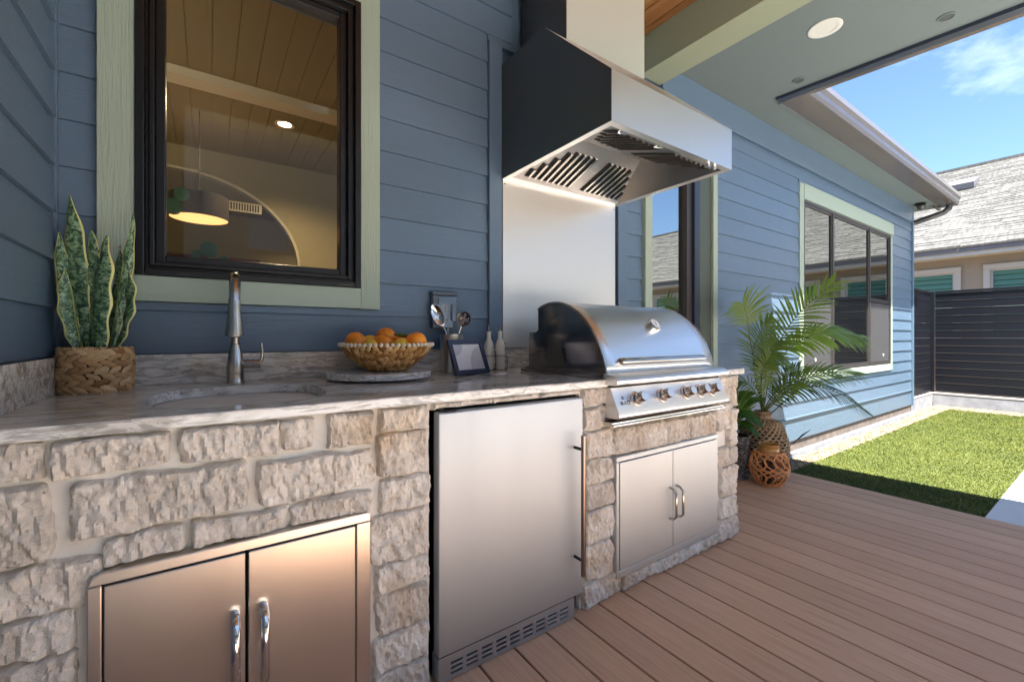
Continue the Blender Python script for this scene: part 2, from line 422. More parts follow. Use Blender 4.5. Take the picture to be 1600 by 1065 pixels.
# ------------------------------------------------------------------ ground
g = B(-60, 80, -60, 80, -.9, GZ-.02); struct('ground', g, M['gravel_bed'])
g = MB(); g.box(3.9, 10.7, .61, 1.88, GZ-.018, GZ-.004); struct('lawn', g, M['turf_base'])
g = MB()
for (x0,x1,y0,y1) in ((3.9,5.1,-0.79,.605),(5.105,6.9,-0.79,.605),(6.905,8.8,-0.79,.605),(8.805,10.7,-0.79,.605),(-6,-.5,-9,-0.82),(-.495,4,-9,-0.82),(4.005,10.7,-9,-0.82)):
    g.box(x0,x1,y0,y1,GZ-.018,GZ+.012)
struct('pavement', g, M['concrete'], bevel=.004)
random.seed(3)
g = MB()
for i in range(95000):
    x = 3.92 + 6.7*random.random()**1.35; y = random.uniform(.612, 1.875)
    a = random.uniform(0, 2*pi); h = random.uniform(.008,.016); wd = random.uniform(.0018,.0032)*(1+.12*(x-3.9)); lx = random.gauss(0,.010); ly = random.gauss(0,.010)
    b = len(g.v)
    g.v += [(x-wd*cos(a), y-wd*sin(a), GZ-.004), (x+wd*cos(a), y+wd*sin(a), GZ-.004), (x+lx, y+ly, GZ-.004+h)]
    g.f.append((b,b+1,b+2))
o = build('grass', g, M['turf'], stuff=True); tag(o, 'bright green artificial turf between deck, gravel strip and fence', 'grass')
g = MB()
def pebble(g, x, y, r, z):
    b = len(g.v); rz = r*random.uniform(.5,.8); a0 = random.random()*6
    g.v.append((x,y,z-rz))
    for zz, rr in ((-.35,.9),(.4,.85)):
        for k in range(5):
            a = a0+2*pi*k/5+zz; q = r*rr*random.uniform(.75,1.15)
            g.v.append((x+q*cos(a), y+q*sin(a), z+rz*zz))
    g.v.append((x,y,z+rz))
    for k in range(5):
        k2 = (k+1)%5
        g.f += [(b,b+1+k2,b+1+k),(b+1+k,b+1+k2,b+6+k2,b+6+k),(b+6+k,b+6+k2,b+11)]
for i in range(7500):
    x = 3.88 + 7.15*random.random()**1.3; y = random.uniform(1.87, 2.085)
    pebble(g, x, y, random.uniform(.008,.016), GZ-.006+random.uniform(0,.012))
for i in range(2600):
    x = random.uniform(10.65, 11.05); y = random.uniform(-.8, 2.1)
    pebble(g, x, y, random.uniform(.010,.018), GZ-.006+random.uniform(0,.012))
o = build('gravel', g, M['pebble'], stuff=True); tag(o, 'cream pebble strip along the foot of the blue house wall', 'gravel')

# deck: every board an object of its own
deck = bpy.data.objects.new('deck', None); COL.objects.link(deck); deck['kind'] = 'structure'
build('joist_bed', B(LX,3.84,PY+.01,WY-.01,-.17,-.03), M['void'], deck)
pitch = .1437; x = 1.178 - pitch*12; k = 0
bw = pitch-.0075
bm_ = B(0, bw, PY, WY-.004, -.028, 0)
first = None
while x < 3.80:
    x1 = min(x+bw, 3.87)
    if x+pitch > 3.80: x1 = 3.87
    xs = max(x, LX+.002)
    if first is not None and xs == x and abs(x1-x-bw) < 1e-6:
        o = bpy.data.objects.new('deck_board', first); COL.objects.link(o); o.parent = deck; o.location = (x, 0, 0)
        md = o.modifiers.new('bevel','BEVEL'); md.width=.003; md.segments=2
    elif xs == x and abs(x1-x-bw) < 1e-6:
        me = bpy.data.meshes.new('deck_board'); me.from_pydata(bm_.v, [], bm_.f); me.materials.append(M['deck']); first = me
        o = link('deck_board', me, deck); o.location = (x,0,0); md = o.modifiers.new('bevel','BEVEL'); md.width=.003; md.segments=2
    else:
        build('deck_board', B(xs,x1,PY,WY-.004,-.028,0), M['deck'], deck, bevel=.003)
    x += pitch
build('fascia_board', B(3.848,3.868,PY,WY-.004,-.17,-.031), M['deck'], deck)

# ------------------------------------------------------------------ house
house = thing('house', 'blue lap sided house with sage window trim, covered patio roof and eaves', 'house', (4.4, WY, 0))
def hp(name, mb, m, par=None, **k): return build(name, mb, M[m], par or house, **k)
# openings in the long wall: x0,x1,z0,z1 (rough openings inside the trims)
OP = [(-.20,.57,1.34,2.62), (2.66,3.52,.02,2.70), (5.345,8.285,.69,2.62)]
# sheathing
def sheath(x0,x1,z0,z1,ops):
    g = MB(); xs = sorted({x0,x1,*[o[0] for o in ops],*[o[1] for o in ops]})
    for a,b in zip(xs,xs[1:]):
        cov = [o for o in ops if o[0] <= a+1e-6 and o[1] >= b-1e-6]
        if cov:
            o = cov[0]; g.box(a,b,WY+.02,WY+.16,z0,o[2]); g.box(a,b,WY+.02,WY+.16,o[3],z1)
        else: g.box(a,b,WY+.02,WY+.16,z0,z1)
    return g
hp('wall', sheath(LX-.18, 9.37, -.02, 3.6, OP), 'siding')
hp('wall', MB().box(LX-.18,LX-.02,PY,WY+.02,-.02,3.6), 'siding')
hp('wall', MB().box(9.25,9.37,WY+.16,8.0,-.2,3.2), 'siding')
# lap siding courses
Z0 = .236; CH = .16
NO = [(-.318,.668,1.226,2.735),(1.282,2.434,1.0,2.75),(1.45,2.2,2.75,3.5),(2.623,3.567,-.1,2.77),(5.228,8.345,.63,2.76)]
def board(x0,x1,zb,zt):
    pr, pt = .016, .004 + .012*(1-(zt-zb)/CH)
    p = [(WY-pr,zb),(WY+.019,zb),(WY+.019,zt),(WY-pt,zt)]
    return MB().ext([(p[0][0],p[0][1]),(p[1][0],p[1][1]),(p[2][0],p[2][1]),(p[3][0],p[3][1])], x0, x1, 'x')
def course(zb, X0, X1):
    zt = zb+CH-.001
    xs = sorted({X0,X1,*[o[i] for o in NO for i in (0,1) if X0 < o[i] < X1]})
    segs = []
    for a,b in zip(xs,xs[1:]):
        cov = [o for o in NO if o[0] <= a+1e-6 and o[1] >= b-1e-6 and o[2] < zt-.004 and o[3] > zb+.004]
        if not cov: z = (zb,zt)
        else:
            o = cov[0]
            if o[2] > zb+.02: z = (zb, o[2]-.001)
            elif o[3] < zt-.02: z = (o[3]+.001, zt)
            else: continue
        if segs and segs[-1][1] == a and segs[-1][2] == z: segs[-1] = (segs[-1][0], b, z)
        else: segs.append((a,b,z))
    for a,b,z in segs:
        if b-a > .03: hp('siding_board', board(a,b,*z), 'siding')
z = Z0-.16*0
for i in range(0, 18):
    zb = Z0 + CH*i
    course(zb, LX+.012, 1.45 if zb > 2.7 else 2.62)
for i in range(18, 20):
    course(Z0+CH*i, LX+.012, 2.62)
for i in range(0, 17):
    course(Z0+CH*i, 3.567, 9.335)
hp('siding_board', MB().ext([(WY-.018,-.005),(WY+.019,-.005),(WY+.019,Z0-.004),(WY-.008,Z0-.004)], 3.567, 9.335, 'x'), 'siding')
hp('drip_cap', MB().ext([(WY-.026,Z0-.006),(WY,Z0-.006),(WY,Z0+.004),(WY-.022,Z0+.004)], 3.58, 9.335,'x'), 'siding')
hp('siding_board', MB().ext([(WY-.016,-.005),(WY+.019,-.005),(WY+.019,Z0-.004),(WY-.006,Z0-.004)], 2.44, 2.62, 'x'), 'siding')
# frieze under the soffit
hp('frieze_board', B(2.84, 9.36, WY-.030, WY+.02, 2.958, SOF-.001), 'siding', bevel=.003)
hp('frieze_board', B(2.84, 9.36, WY-.042, WY-.030, 2.925, 2.985), 'siding', bevel=.002)
hp('corner_board', B(9.336, 9.40, WY-.035, WY+.06, -.02, 3.17), 'siding', bevel=.003)
hp('corner_board', B(LX, LX+.012, WY-.035, WY+.02, .9, 3.5), 'siding')
hp('foundation', B(3.88, 9.37, WY-.004, WY+.1, -.13, -.012), 'foundation')
hp('footing', B(3.88, 9.40, WY-.045, WY+.1, -.3, -.122), 'cement')
# return wall on the left: its own courses facing +x
def lboard(zb, zt):
    return MB().ext([(LX+.020,zb),(LX-.019,zb),(LX-.019,zt),(LX+.006,zt)], PY, WY-.085, 'y')
for i in range(0, 16):
    zb = 1.037 + .1545*i
    hp('siding_board', lboard(zb, zb+.1535), 'siding')
for i in range(0, 7):
    hp('siding_board', lboard(.03+.1439*i, .03+.1439*i+.1429), 'siding')
hp('corner_trim', B(LX-.018, LX+.004, WY-.084, WY-.0, .9, 3.5), 'siding')
# battens round the hood
hp('batten', B(1.282,1.366,WY-.034,WY+.019,1.03,2.75), 'siding', bevel=.002)
hp('batten', B(2.336,2.434,WY-.034,WY+.019,0,2.70), 'siding', bevel=.002)
hp('batten', B(2.296,2.334,WY-.012,WY+.019,.9,2.70), 'navy')
# --- windows
def window1():
    wn = hp('window', MB(), 'black')
    me = MB()
    # outer frame rings, stepped
    def ring(g,x0,x1,z0,z1,w_,ya,yb):
        g.box(x0,x0+w_,ya,yb,z0,z1); g.box(x1-w_,x1,ya,yb,z0,z1); g.box(x0+w_,x1-w_,ya,yb,z0,z0+w_); g.box(x0+w_,x1-w_,ya,yb,z1-w_,z1)
    ring(me,-.217,.578,1.322,2.640,.026,WY-.045,WY+.12)
    ring(me,-.191,.552,1.348,2.614,.012,WY-.020,WY+.10)
    build('sash_frame', me, M['black'], wn, bevel=.003)
    me = MB(); ring(me,-.179,.540,1.360,2.602,.016,WY-.030,WY+.08); build('sash_frame', me, M['black'], wn, bevel=.003)
    me = MB(); ring(me,-.163,.524,1.376,2.586,.030,WY-.002,WY+.06); build('sash_frame', me, M['black'], wn, bevel=.004)
    build('pane', B(-.135,.496,WY+.028,WY+.032,1.404,2.558), M['glass'], wn)
    for x0,x1,z0,z1,mm in ((-.318,-.219,1.226,2.735,'sage'),(.580,.668,1.226,2.735,'sage'),(-.2185,.5795,1.228,1.321,'sage_h'),(-.2185,.5795,2.642,2.735,'sage_h')):
        build('casing_board', B(x0,x1,WY-.036,WY+.019,z0,z1), M[mm], wn, bevel=.002)
    g = B(-.10,-.06,WY-.047,WY-.045,1.328,1.333); g.box(.48,.54,WY-.048,WY-.045,1.327,1.336); build('latch', g, M['bronze'], wn, bevel=.001)
window1()
def fix_mesh_parent(): pass
# glass door
dr = hp('glass_door', MB().box(2.704,2.715,WY-.02,WY+.08,.06,2.66).box(3.166,3.235,WY-.02,WY+.08,.06,2.66).box(2.715,3.166,WY-.02,WY+.08,.06,.16).box(2.715,3.166,WY-.02,WY+.08,2.58,2.66), 'bronze', bevel=.003)
build('pane', B(2.715,3.166,WY+.02,WY+.026,.16,2.58), M['glass2'], dr)
build('jamb', B(3.235,3.31,WY-.045,WY+.1,.02,2.69), M['navy'], dr, bevel=.003)
build('jamb', B(3.31,3.50,WY-.03,WY+.1,.02,2.69), mat('shade darkened sage jamb',(.06,.075,.055),.5), dr, bevel=.003)  # sage frame side with its shadow put into the colour
build('casing_board', B(3.50,3.567,WY-.05,WY+.019,.0,2.77), M['sage'], dr, bevel=.003)
build('casing_board', B(2.623,2.702,WY-.04,WY+.019,.0,2.77), M['sage'], dr, bevel=.003)
build('casing_board', B(2.703,3.499,WY-.045,WY+.019,2.70,2.77), M['sage_h'], dr, bevel=.003)
build('sill', B(2.703,3.499,WY-.05,WY+.1,.0,.055), M['bronze'], dr)
# triple window
wn = hp('window', MB().box(5.385,8.35,WY-.016,WY+.06,2.565,2.60).box(5.385,8.35,WY-.016,WY+.06,.69,.725).box(5.385,5.42,WY-.016,WY+.06,.725,2.565).box(8.32,8.35,WY-.016,WY+.06,.725,2.565).box(6.185,6.235,WY-.018,WY+.06,.725,2.565).box(7.45,7.49,WY-.018,WY+.06,.725,2.565), 'bronze', bevel=.004)
def sash(x0,x1,z0,z1,ya,scr=False,gl='glass2'):
    s = MB(); t = .024
    s.box(x0,x0+t,ya,ya+.03,z0,z1).box(x1-t,x1,ya,ya+.03,z0,z1).box(x0+t,x1-t,ya,ya+.03,z0,z0+t).box(x0+t,x1-t,ya,ya+.03,z1-t,z1)
    build('sash', s, M['bronze'], wn, bevel=.002)
    build('pane', B(x0+t,x1-t,ya+.012,ya+.016,z0+t,z1-t), M[gl], wn)
    if scr: build('insect_screen', B(x0+t,x1-t,ya+.004,ya+.005,z0+t,min(z1-t,1.56)), M['screen'], wn)
sash(5.421,6.184,.726,2.564,WY-.008,True)
sash(6.236,7.449,.726,2.564,WY-.009)
sash(7.491,8.319,1.60,2.564,WY-.006); sash(7.491,8.319,.726,1.598,WY-.010,True)
for x in (5.72,8.05):
    c_ = MB(); c_.tube([(x,WY-.006,.83),(x,WY-.009,.83)], .022, 14); build('screen_label', c_, M['white'], wn)
for x0,x1,z0,z1,mm in ((5.283,5.384,.64,2.76,'sage'),(8.351,8.41,.60,2.59,'sage'),(5.385,8.45,2.602,2.77,'sage_h'),(5.385,8.35,.60,.689,'sage_h')):
    build('casing_board', B(x0,x1,WY-.027 if mm=='sage_h' else WY-.022,WY+.019,z0,z1), M[mm], wn, bevel=.003)

wn.location.x -= .055
# --- patio roof
hp('soffit', MB().hexa([(2.84,PY,SOF),(ex(PY)-.02,PY,SOF),(ex(1.80)-.02,1.80,SOF),(2.84,1.80,SOF),(2.84,PY,SOF+.03),(ex(PY)-.02,PY,SOF+.03),(ex(1.80)-.02,1.80,SOF+.03),(2.84,1.80,SOF+.03)]), 'soffit')
hp('soffit', B(2.84,9.40,1.80,WY+.02,SOF,SOF+.03), 'soffit')
def strip(x_a,x_b,z0,z1,y0=PY,y1=1.79):
    return MB().hexa([(ex(y0)+x_a,y0,z0),(ex(y0)+x_b,y0,z0),(ex(y1)+x_b,y1,z0),(ex(y1)+x_a,y1,z0),(ex(y0)+x_a,y0,z1),(ex(y0)+x_b,y0,z1),(ex(y1)+x_b,y1,z1),(ex(y1)+x_a,y1,z1)])
hp('screen_track', strip(-.018,.06,SOF-.025,SOF+.03), 'navy')
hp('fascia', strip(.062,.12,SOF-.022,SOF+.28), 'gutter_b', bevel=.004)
hp('roof', MB().hexa([(LX-.3,PY-.1,3.60),(ex(PY)+.11,PY-.1,3.44),(ex(1.8)+.11,1.8,3.44),(LX-.3,1.8,3.60),(LX-.3,PY-.1,3.70),(ex(PY)+.11,PY-.1,3.5),(ex(1.8)+.11,1.8,3.5),(LX-.3,1.8,3.70)]), 'fascia_n')
hp('roof', MB().hexa([(-4,1.70,3.34),(9.9,1.70,3.34),(9.9,6.5,4.9),(-4,6.5,4.9),(-4,1.70,3.40),(9.9,1.70,3.40),(9.9,6.5,4.96),(-4,6.5,4.96)]), 'fascia_n')
hp('beam', B(2.607,2.839,PY+.251,WY-.001,3.02,3.43), 'beam', bevel=.003)
hp('beam', B(LX,ex(PY),PY,PY+.25,SOF-.05,3.59), 'beam', bevel=.004)
for x0 in (-.43, 4.05): hp('post', B(x0,x0+.25,PY,PY+.25,0 if x0<3 else GZ,SOF-.05), 'beam', bevel=.006)
x = LX; 
pl = B(0,.1375,PY+.25,WY,WOOD,WOOD+.02)
pm = None
while x < 2.60:
    x1 = min(x+.1375, 2.606)
    hp('ceiling_plank', B(x+.0,x1-.004,PY+.251,WY,WOOD,WOOD+.02), 'woodceil', bevel=.0015)
    x += .1415
# eave of the long wall: soffit vent, gutter, downpipe
GX0, GX1 = 4.17, 9.72
g = MB()
for i in range(7): g.box(GX0,9.40, 1.735+.009*i, 1.740+.009*i, SOF-.004, SOF+.004)
hp('soffit_vent', g, 'gutter_b')
hp('eave_trim', B(GX0,9.40,1.800,1.818,SOF-.014,SOF-.0005), 'soffit')
gp = [(1.731,SOF-.004),(1.61,SOF-.004),(1.588,SOF+.03),(1.588,SOF+.07),(1.566,SOF+.10),(1.566,SOF+.15),(1.59,SOF+.15),(1.60,SOF+.1),(1.65,SOF+.03),(1.731,SOF+.03)]
gut = hp('gutter', MB().ext(gp, GX0, GX1, 'x'), 'gutter', smooth=20)
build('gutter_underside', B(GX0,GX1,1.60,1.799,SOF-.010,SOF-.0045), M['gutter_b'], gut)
build('downpipe', MB().tube([(9.55,1.67,SOF-.01),(9.55,1.68,SOF-.07),(9.53,1.74,SOF-.13),(9.47,1.95,SOF-.20),(9.46,WY+.06,SOF-.25),(9.46,WY+.12,SOF-.32),(9.46,WY+.12,0)], .042, 12), M['down'], gut, smooth=60)
hp('eave_return', MB().hexa([(9.40,1.80,SOF-.002),(9.72,1.80,SOF-.002),(9.72,WY+1.5,SOF-.002),(9.40,WY+1.5,SOF-.002),(9.40,1.80,SOF+.03),(9.72,1.80,SOF+.03),(9.72,WY+1.5,SOF+.03),(9.40,WY+1.5,SOF+.03)]), 'soffit')
hp('eave_return', B(9.40,9.72,1.80,1.83,SOF-.05,SOF-.003), 'gutter_b')

# things on the ceiling
def can(x,y,label,z=SOF,r=.098):
    t = thing('recessed_light', label, 'ceiling light', (x,y,z))
    build('trim_ring', MB().lathe([(r,-.001),(r,-.006),(r*.92,-.009),(r*.66,-.004),(r*.66,-.0012)], (x,y,z), 40), M['lightring'], t, smooth=40)
    build('lens', MB().lathe([(0,-.003),(r*.64,-.003),(r*.655,-.0012)], (x,y,z), 32), M['lightring'], t)
    return t
can(3.415,1.20,'round white recessed light in the grey patio soffit')
can(.86,-.25,'round white recessed light in the wooden plank ceiling', WOOD)
for (x,y,lab) in ((3.945,.705,'small round speaker grille nearest the top right of the soffit'),(3.935,1.567,'small round speaker grille near the inner corner of the soffit')):
    t = thing('soffit_speaker', lab, 'speaker', (x,y,SOF), 'small round grilles in the soffit')
    build('trim_ring', MB().lathe([(.046,-.001),(.046,-.006),(.038,-.007),(.036,-.0015)], (x,y,SOF), 28), M['soffit'], t, smooth=40)
    build('grille', MB().lathe([(0,-.004),(.035,-.004),(.036,-.0012)], (x,y,SOF), 24), M['speaker'], t)
t = thing('flood_light', 'small dark flood light under the eave at the far house corner', 'outdoor light', (9.15,1.93,SOF))
build('base', MB().lathe([(.07,0),(.07,-.02),(.05,-.035)], (9.15,1.93,SOF-.001), 20), M['black'], t, smooth=40)
build('lamp_head', MB().lathe([(.05,0),(.055,-.03),(.03,-.07),(.0,-.075)], (9.11,1.91,SOF-.036), 16), M['down'], t, smooth=40)
build('lamp_head', MB().lathe([(.03,0),(.045,-.02),(.035,-.05),(.0,-.055)], (9.22,1.94,SOF-.036), 16), M['down'], t, smooth=40)

# ------------------------------------------------------------------ room behind the first window
def st(name, mb, m): return struct(name, mb, M[m])
IZ = 3.2
st('interior_wall', B(-3.1,-3.0,WY+.17,9.2,-.02,IZ), 'int_wall')
st('interior_wall', B(2.45,2.55,WY+.17,9.2,-.02,IZ), 'int_wall')
st('interior_wall', B(-3.0,2.45,9.0,9.1,-.02,IZ), 'int_wall')
st('interior_floor', B(-3.0,2.45,WY+.17,9.0,-.02,.0), 'int_floor')
icl = st('interior_ceiling', B(-3.0,2.45,WY+.17,9.0,IZ+.012,IZ+.05), 'int_ceil')
for i in range(36): build('ceiling_board', B(-3.0+.1512*i,-3.0+.1512*i+.146,WY+.17,9.0,IZ,IZ+.0118), M['int_ceil'], icl)
# arched wall at y=6
cxA, aA, zS, hA = -.32, 1.25, 1.95, 1.0
pts = [(cxA+aA*cos(t_), zS+hA*sin(t_)) for t_ in [pi*i/32 for i in range(33)]]
g = MB(); 
for i in range(32):
    (xa,za),(xb,zb) = pts[i], pts[i+1]
    g.hexa([(xb,6,zb),(xa,6,za),(xa,6.16,za),(xb,6.16,zb),(xb,6,IZ),(xa,6,IZ),(xa,6.16,IZ),(xb,6.16,IZ)])
g.box(cxA+aA,2.45,6,6.16,0,IZ); g.box(-3,cxA-aA,6,6.16,0,IZ)
st('interior_wall', g, 'int_wall')
g = MB()
g.tube([(px_,5.985,pz) for px_,pz in [(cxA+aA,0)]+pts+[(cxA-aA,0)]], .018, 6)
st('interior_arch_trim', g, 'int_trim')
st('reflected_beam', B(-3,2.45,4.25,4.42,IZ-.07,IZ-.001), 'int_trim')  # added beam standing in for the patio beam's reflection in the glass
t = thing('interior_door', 'dark red brown door with bright glass seen through the kitchen window', 'door', (-.1,8.95,0))
build('door_frame', MB().box(-1.2,.75,8.93,8.99,2.15,2.45).box(-1.2,-1.0,8.93,8.99,0,2.15).box(.45,.75,8.93,8.99,0,2.15), M['int_door'], t)
build('glass', B(-1.0,.45,8.95,8.96,.1,2.15), M['daypane'], t)
# pendant
px_, py_, pz_ = -.07, 5.0, 2.19
t = thing('pendant_lamp', 'dark drum pendant with glowing copper lining behind the window', 'pendant lamp', (px_,py_,IZ))
build('shade', MB().lathe([(.23,0),(.23,.21),(.227,.21),(.227,.0)], (px_,py_,pz_), 40, close=True), mat('dark brown shade',(.02,.010,.005),.8), t, smooth=40)
build('lining', MB().lathe([(.224,.004),(.224,.20),(.02,.205)], (px_,py_,pz_), 40), M['copper_lit'], t, smooth=40)
build('cord', MB().tube([(px_,py_,pz_+.2),(px_,py_,IZ)], .004, 6), M['wire'], t)
ld = bpy.data.lights.new('pendant_bulb','POINT'); ld.energy = 5; ld.color = (1,.62,.3); ld.shadow_soft_size = .05
lo = bpy.data.objects.new('pendant_bulb', ld); COL.objects.link(lo); lo.parent = t; lo.location = (0,0,pz_+.08-IZ)
for (x,y,lab) in ((.62,4.83,'lit recessed ceiling light seen through the kitchen window'),(-1.2,3.4,'lit recessed ceiling light inside the kitchen, out of direct view'),(1.8,7.6,'lit recessed ceiling light in the hall behind the arch')):
    t = thing('interior_light', lab, 'ceiling light', (x,y,IZ))
    build('trim_ring', MB().lathe([(.09,-.001),(.09,-.008),(.06,-.004),(.06,-.001)], (x,y,IZ), 28), M['int_trim'], t)
    build('lens', MB().lathe([(0,-.003),(.058,-.003)], (x,y,IZ), 24), M['lamp'], t)
    ld = bpy.data.lights.new('lamp_light','SPOT'); ld.energy = 30; ld.color = (1,.76,.46); ld.spot_size = radians(150); ld.spot_blend = .6; ld.shadow_soft_size = .06
    lo = bpy.data.objects.new('lamp_light', ld); COL.objects.link(lo); lo.parent = t; lo.location = (0,0,-.02)
t = thing('ceiling_vent', 'white slotted ceiling vent seen through the kitchen window', 'vent', (.05,4.2,2.6))
t.location = (.30,5.95,2.62)
build('frame', B(.10,.52,5.965,5.985,2.55,2.66), M['int_trim'], t)
for i in range(14): build('louvre', B(.125+.027*i,.140+.027*i,5.955,5.967,2.565,2.645), M['int_dark'], t)
# leafy stem inside by the window
t = thing('eucalyptus_stem', 'round leafed green stem inside the bottom left of the kitchen window', 'plant', (-.02,2.5,1.2))
build('stem', MB().tube([(-.10,2.5,1.05),(-.06,2.48,1.35),(0,2.46,1.46),(.05,2.45,1.47)], .004, 6), M['terra'], t)
for (x,y,z,r) in ((.0,2.44,1.50,.035),(-.045,2.45,1.47,.022),(.06,2.45,1.455,.02),(-.13,2.46,1.68,.035),(-.10,2.46,1.74,.03)):
    build('leaf', MB().ball((x,y,z),(r,.004,r*1.1),12,6), M['palm_blue'], t, smooth=True)
# dim rooms behind the door and the triple window
st('interior_back_room', MB().box(2.56,9.2,WY+.17,WY+.2,-.02,0).box(2.56,9.24,4.5,4.6,0,3.1).box(2.56,2.6,WY+.17,4.5,0,3.1).box(2.6,9.24,WY+.17,4.5,3.1,3.15).box(2.6,9.24,WY+.17,4.5,-.05,-.02), 'int_dark')

# ------------------------------------------------------------------ fence and neighbour
FX = 11.1
fb = thing('fence_wall', 'low grey cement curb wall carrying the black slat fence', 'low wall', (FX,1,GZ))
build('curb', MB().box(FX,FX+.2,-7,2.17,GZ-.1,.03).box(9.40,FX-.001,2.17,2.37,GZ-.1,.03), M['cement'], fb, bevel=.01)
build('cap', MB().box(FX-.006,FX+.2,-7,2.164,.0301,.055).box(9.40,FX-.007,2.165,2.37,.0301,.05), mat('pale cap',(.55,.50,.45),.8), fb, bevel=.004)  # cap is paler than the curb below it
def fence(name, label, horiz, p0, p1, posts):
    t = thing(name, label, 'fence', (p0[0],p0[1],.05))
    n = 13; h = 1.79/n
    for i in range(n):
        z0 = .10 + i*h + .003; z1 = .10 + (i+1)*h - .004
        if horiz == 'y': build('slat', B(FX+.03,FX+.05,p0[1],p1[1],z0,z1), M['fence'], t, bevel=.002); 
        else: build('slat', B(p0[0],p1[0],p0[1]+.03,p0[1]+.05,z0,z1), M['fence'], t, bevel=.002)
        if horiz == 'y': build('slat_edge', B(FX+.026,FX+.054,p0[1],p1[1],z1-.0005,z1+.003), M['bronze'], t)
        else: build('slat_edge', B(p0[0],p1[0],p0[1]+.026,p0[1]+.054,z1-.0005,z1+.003), M['bronze'], t)
    for q in posts: build('post', B(q[0]-.03,q[0]+.03,q[1]-.03,q[1]+.03,.056,1.93), M['fence'], t, bevel=.003)
    if horiz == 'y':
        build('rail', B(FX+.015,FX+.065,p0[1],p1[1],1.895,1.935), M['fence'], t, bevel=.003); build('rail', B(FX+.015,FX+.065,p0[1],p1[1],.075,.10), M['fence'], t)
    else:
        build('rail', B(p0[0],p1[0],p0[1]+.015,p0[1]+.065,1.895,1.935), M['fence'], t, bevel=.003); build('rail', B(p0[0],p1[0],p0[1]+.015,p0[1]+.065,.075,.10), M['fence'], t)
    return t
fence('slat_fence','long black horizontal slat fence across the end of the lawn','y',(FX,-7),(FX,2.14),[(FX+.04,2.18),(FX+.04,.0),(FX+.04,-2.2),(FX+.04,-4.4)])
fence('slat_fence','short black slat fence panel joining the blue house corner to the long fence','x',(9.42,2.17),(FX+.0,2.17),[(9.46,2.21)])

nh = thing('neighbour_house', 'cream house with pale grey shingle roof and green louvred windows beyond the fence', 'house', (16,0,GZ))
NX = 15.0
wins = [(2.53,3.47),(1.0,1.94),(-.57,.37),(-2.2,-1.3),(-4.6,-3.2),(-7.0,-6.0),(-9.5,-8.3)]
g = MB(); ys = -14
for a,b in sorted(wins):
    g.box(NX,NX+.2,ys,a,GZ,3.0); g.box(NX,NX+.2,a,b,2.66,3.0); g.box(NX,NX+.2,a,b,GZ,1.2); ys = b
g.box(NX,NX+.2,ys,12,GZ,3.0); g.box(NX+.2,NX+8,-14,-13.8,GZ,3.0).box(NX+.2,NX+8,11.8,12,GZ,3.0)
build('wall', g, M['stucco'], nh)
for i in range(10):
    build('wall_board', B(NX-.012,NX,-14,12,1.30+.17*i+.004,1.30+.17*i+.012), M['stucco'], nh) if False else None
for a,b in wins:
    wq = build('window', MB().box(NX-.05,NX,a-.11,a,1.1,2.66).box(NX-.05,NX,b,b+.11,1.1,2.66).box(NX-.05,NX,a-.11,b+.11,2.6605,2.78).box(NX-.05,NX,a-.11,b+.11,1.0,1.0995), M['white'], nh, bevel=.008)
    for k in range(12):
        z0 = 1.2+.1205*k
        build('louvre', MB().hexa([(NX+.02,a+.05,z0),(NX+.02,b-.05,z0),(NX+.03,b-.05,z0),(NX+.03,a+.05,z0)][:0] or [(NX+.01,a+.04,z0),(NX+.02,a+.04,z0),(NX+.02,b-.04,z0),(NX+.01,b-.04,z0),(NX+.05,a+.04,z0+.115),(NX+.06,a+.04,z0+.115),(NX+.06,b-.04,z0+.115),(NX+.05,b-.04,z0+.115)]), M['louvre'], wq)
    build('frame', MB().box(NX+.0,NX+.05,a,a+.04,1.1,2.66).box(NX,NX+.05,b-.04,b,1.1,2.66).box(NX,NX+.05,a+.04,b-.04,2.62,2.66), M['white'], wq)
build('soffit', B(NX-.55,NX+.2,-14.4,12.4,2.99,3.01), M['white'], nh)
build('fascia', B(NX-.57,NX-.55,-14.4,12.4,2.97,3.13), M['white'], nh, bevel=.004)
build('drip_edge', B(NX-.62,NX-.571,-14.4,12.4,3.06,3.22), M['fascia_n'], nh)
g = MB(); nrow = 52; RX0, RX1, RZ0, RZ1 = NX-.66, 22.2, 3.19, 7.10
for i in range(nrow):
    f0, f1 = i/nrow, (i+1)/nrow
    xa, xb = RX0+(RX1-RX0)*f0, RX0+(RX1-RX0)*f1+.02; za, zb = RZ0+(RZ1-RZ0)*f0, RZ0+(RZ1-RZ0)*f1+.01
    y = -14.5 - random.random()*.3
    while y < 12.5:
        y1 = min(y+random.uniform(.28,.5), 12.5); d = random.choice((.012,.022,.03))
        b = len(g.v)
        g.v += [(xa,y,za+d-.002),(xa,y1,za+d-.002),(xb,y1,zb+.004),(xb,y,zb+.004),(xa,y,za-.03),(xa,y1,za-.03)]
        g.f += [(b,b+3,b+2,b+1),(b,b+1,b+5,b+4)]
        y = y1+.004
build('shingles', g, M['shingle'], nh, stuff=True)
build('roof_deck', MB().hexa([(RX0+.1,-14.5,RZ0-.04),(RX1,-14.5,RZ1-.1),(RX1,12.5,RZ1-.1),(RX0+.1,12.5,RZ0-.04),(RX0+.1,-14.5,RZ0+.02),(RX1,-14.5,RZ1-.03),(RX1,12.5,RZ1-.03),(RX0+.1,12.5,RZ0+.02)]), M['fascia_n'], nh)
build('ridge_cap', B(RX1-.12,RX1+.12,-14.5,12.5,RZ1-.03,RZ1+.05), M['shingle'], nh)
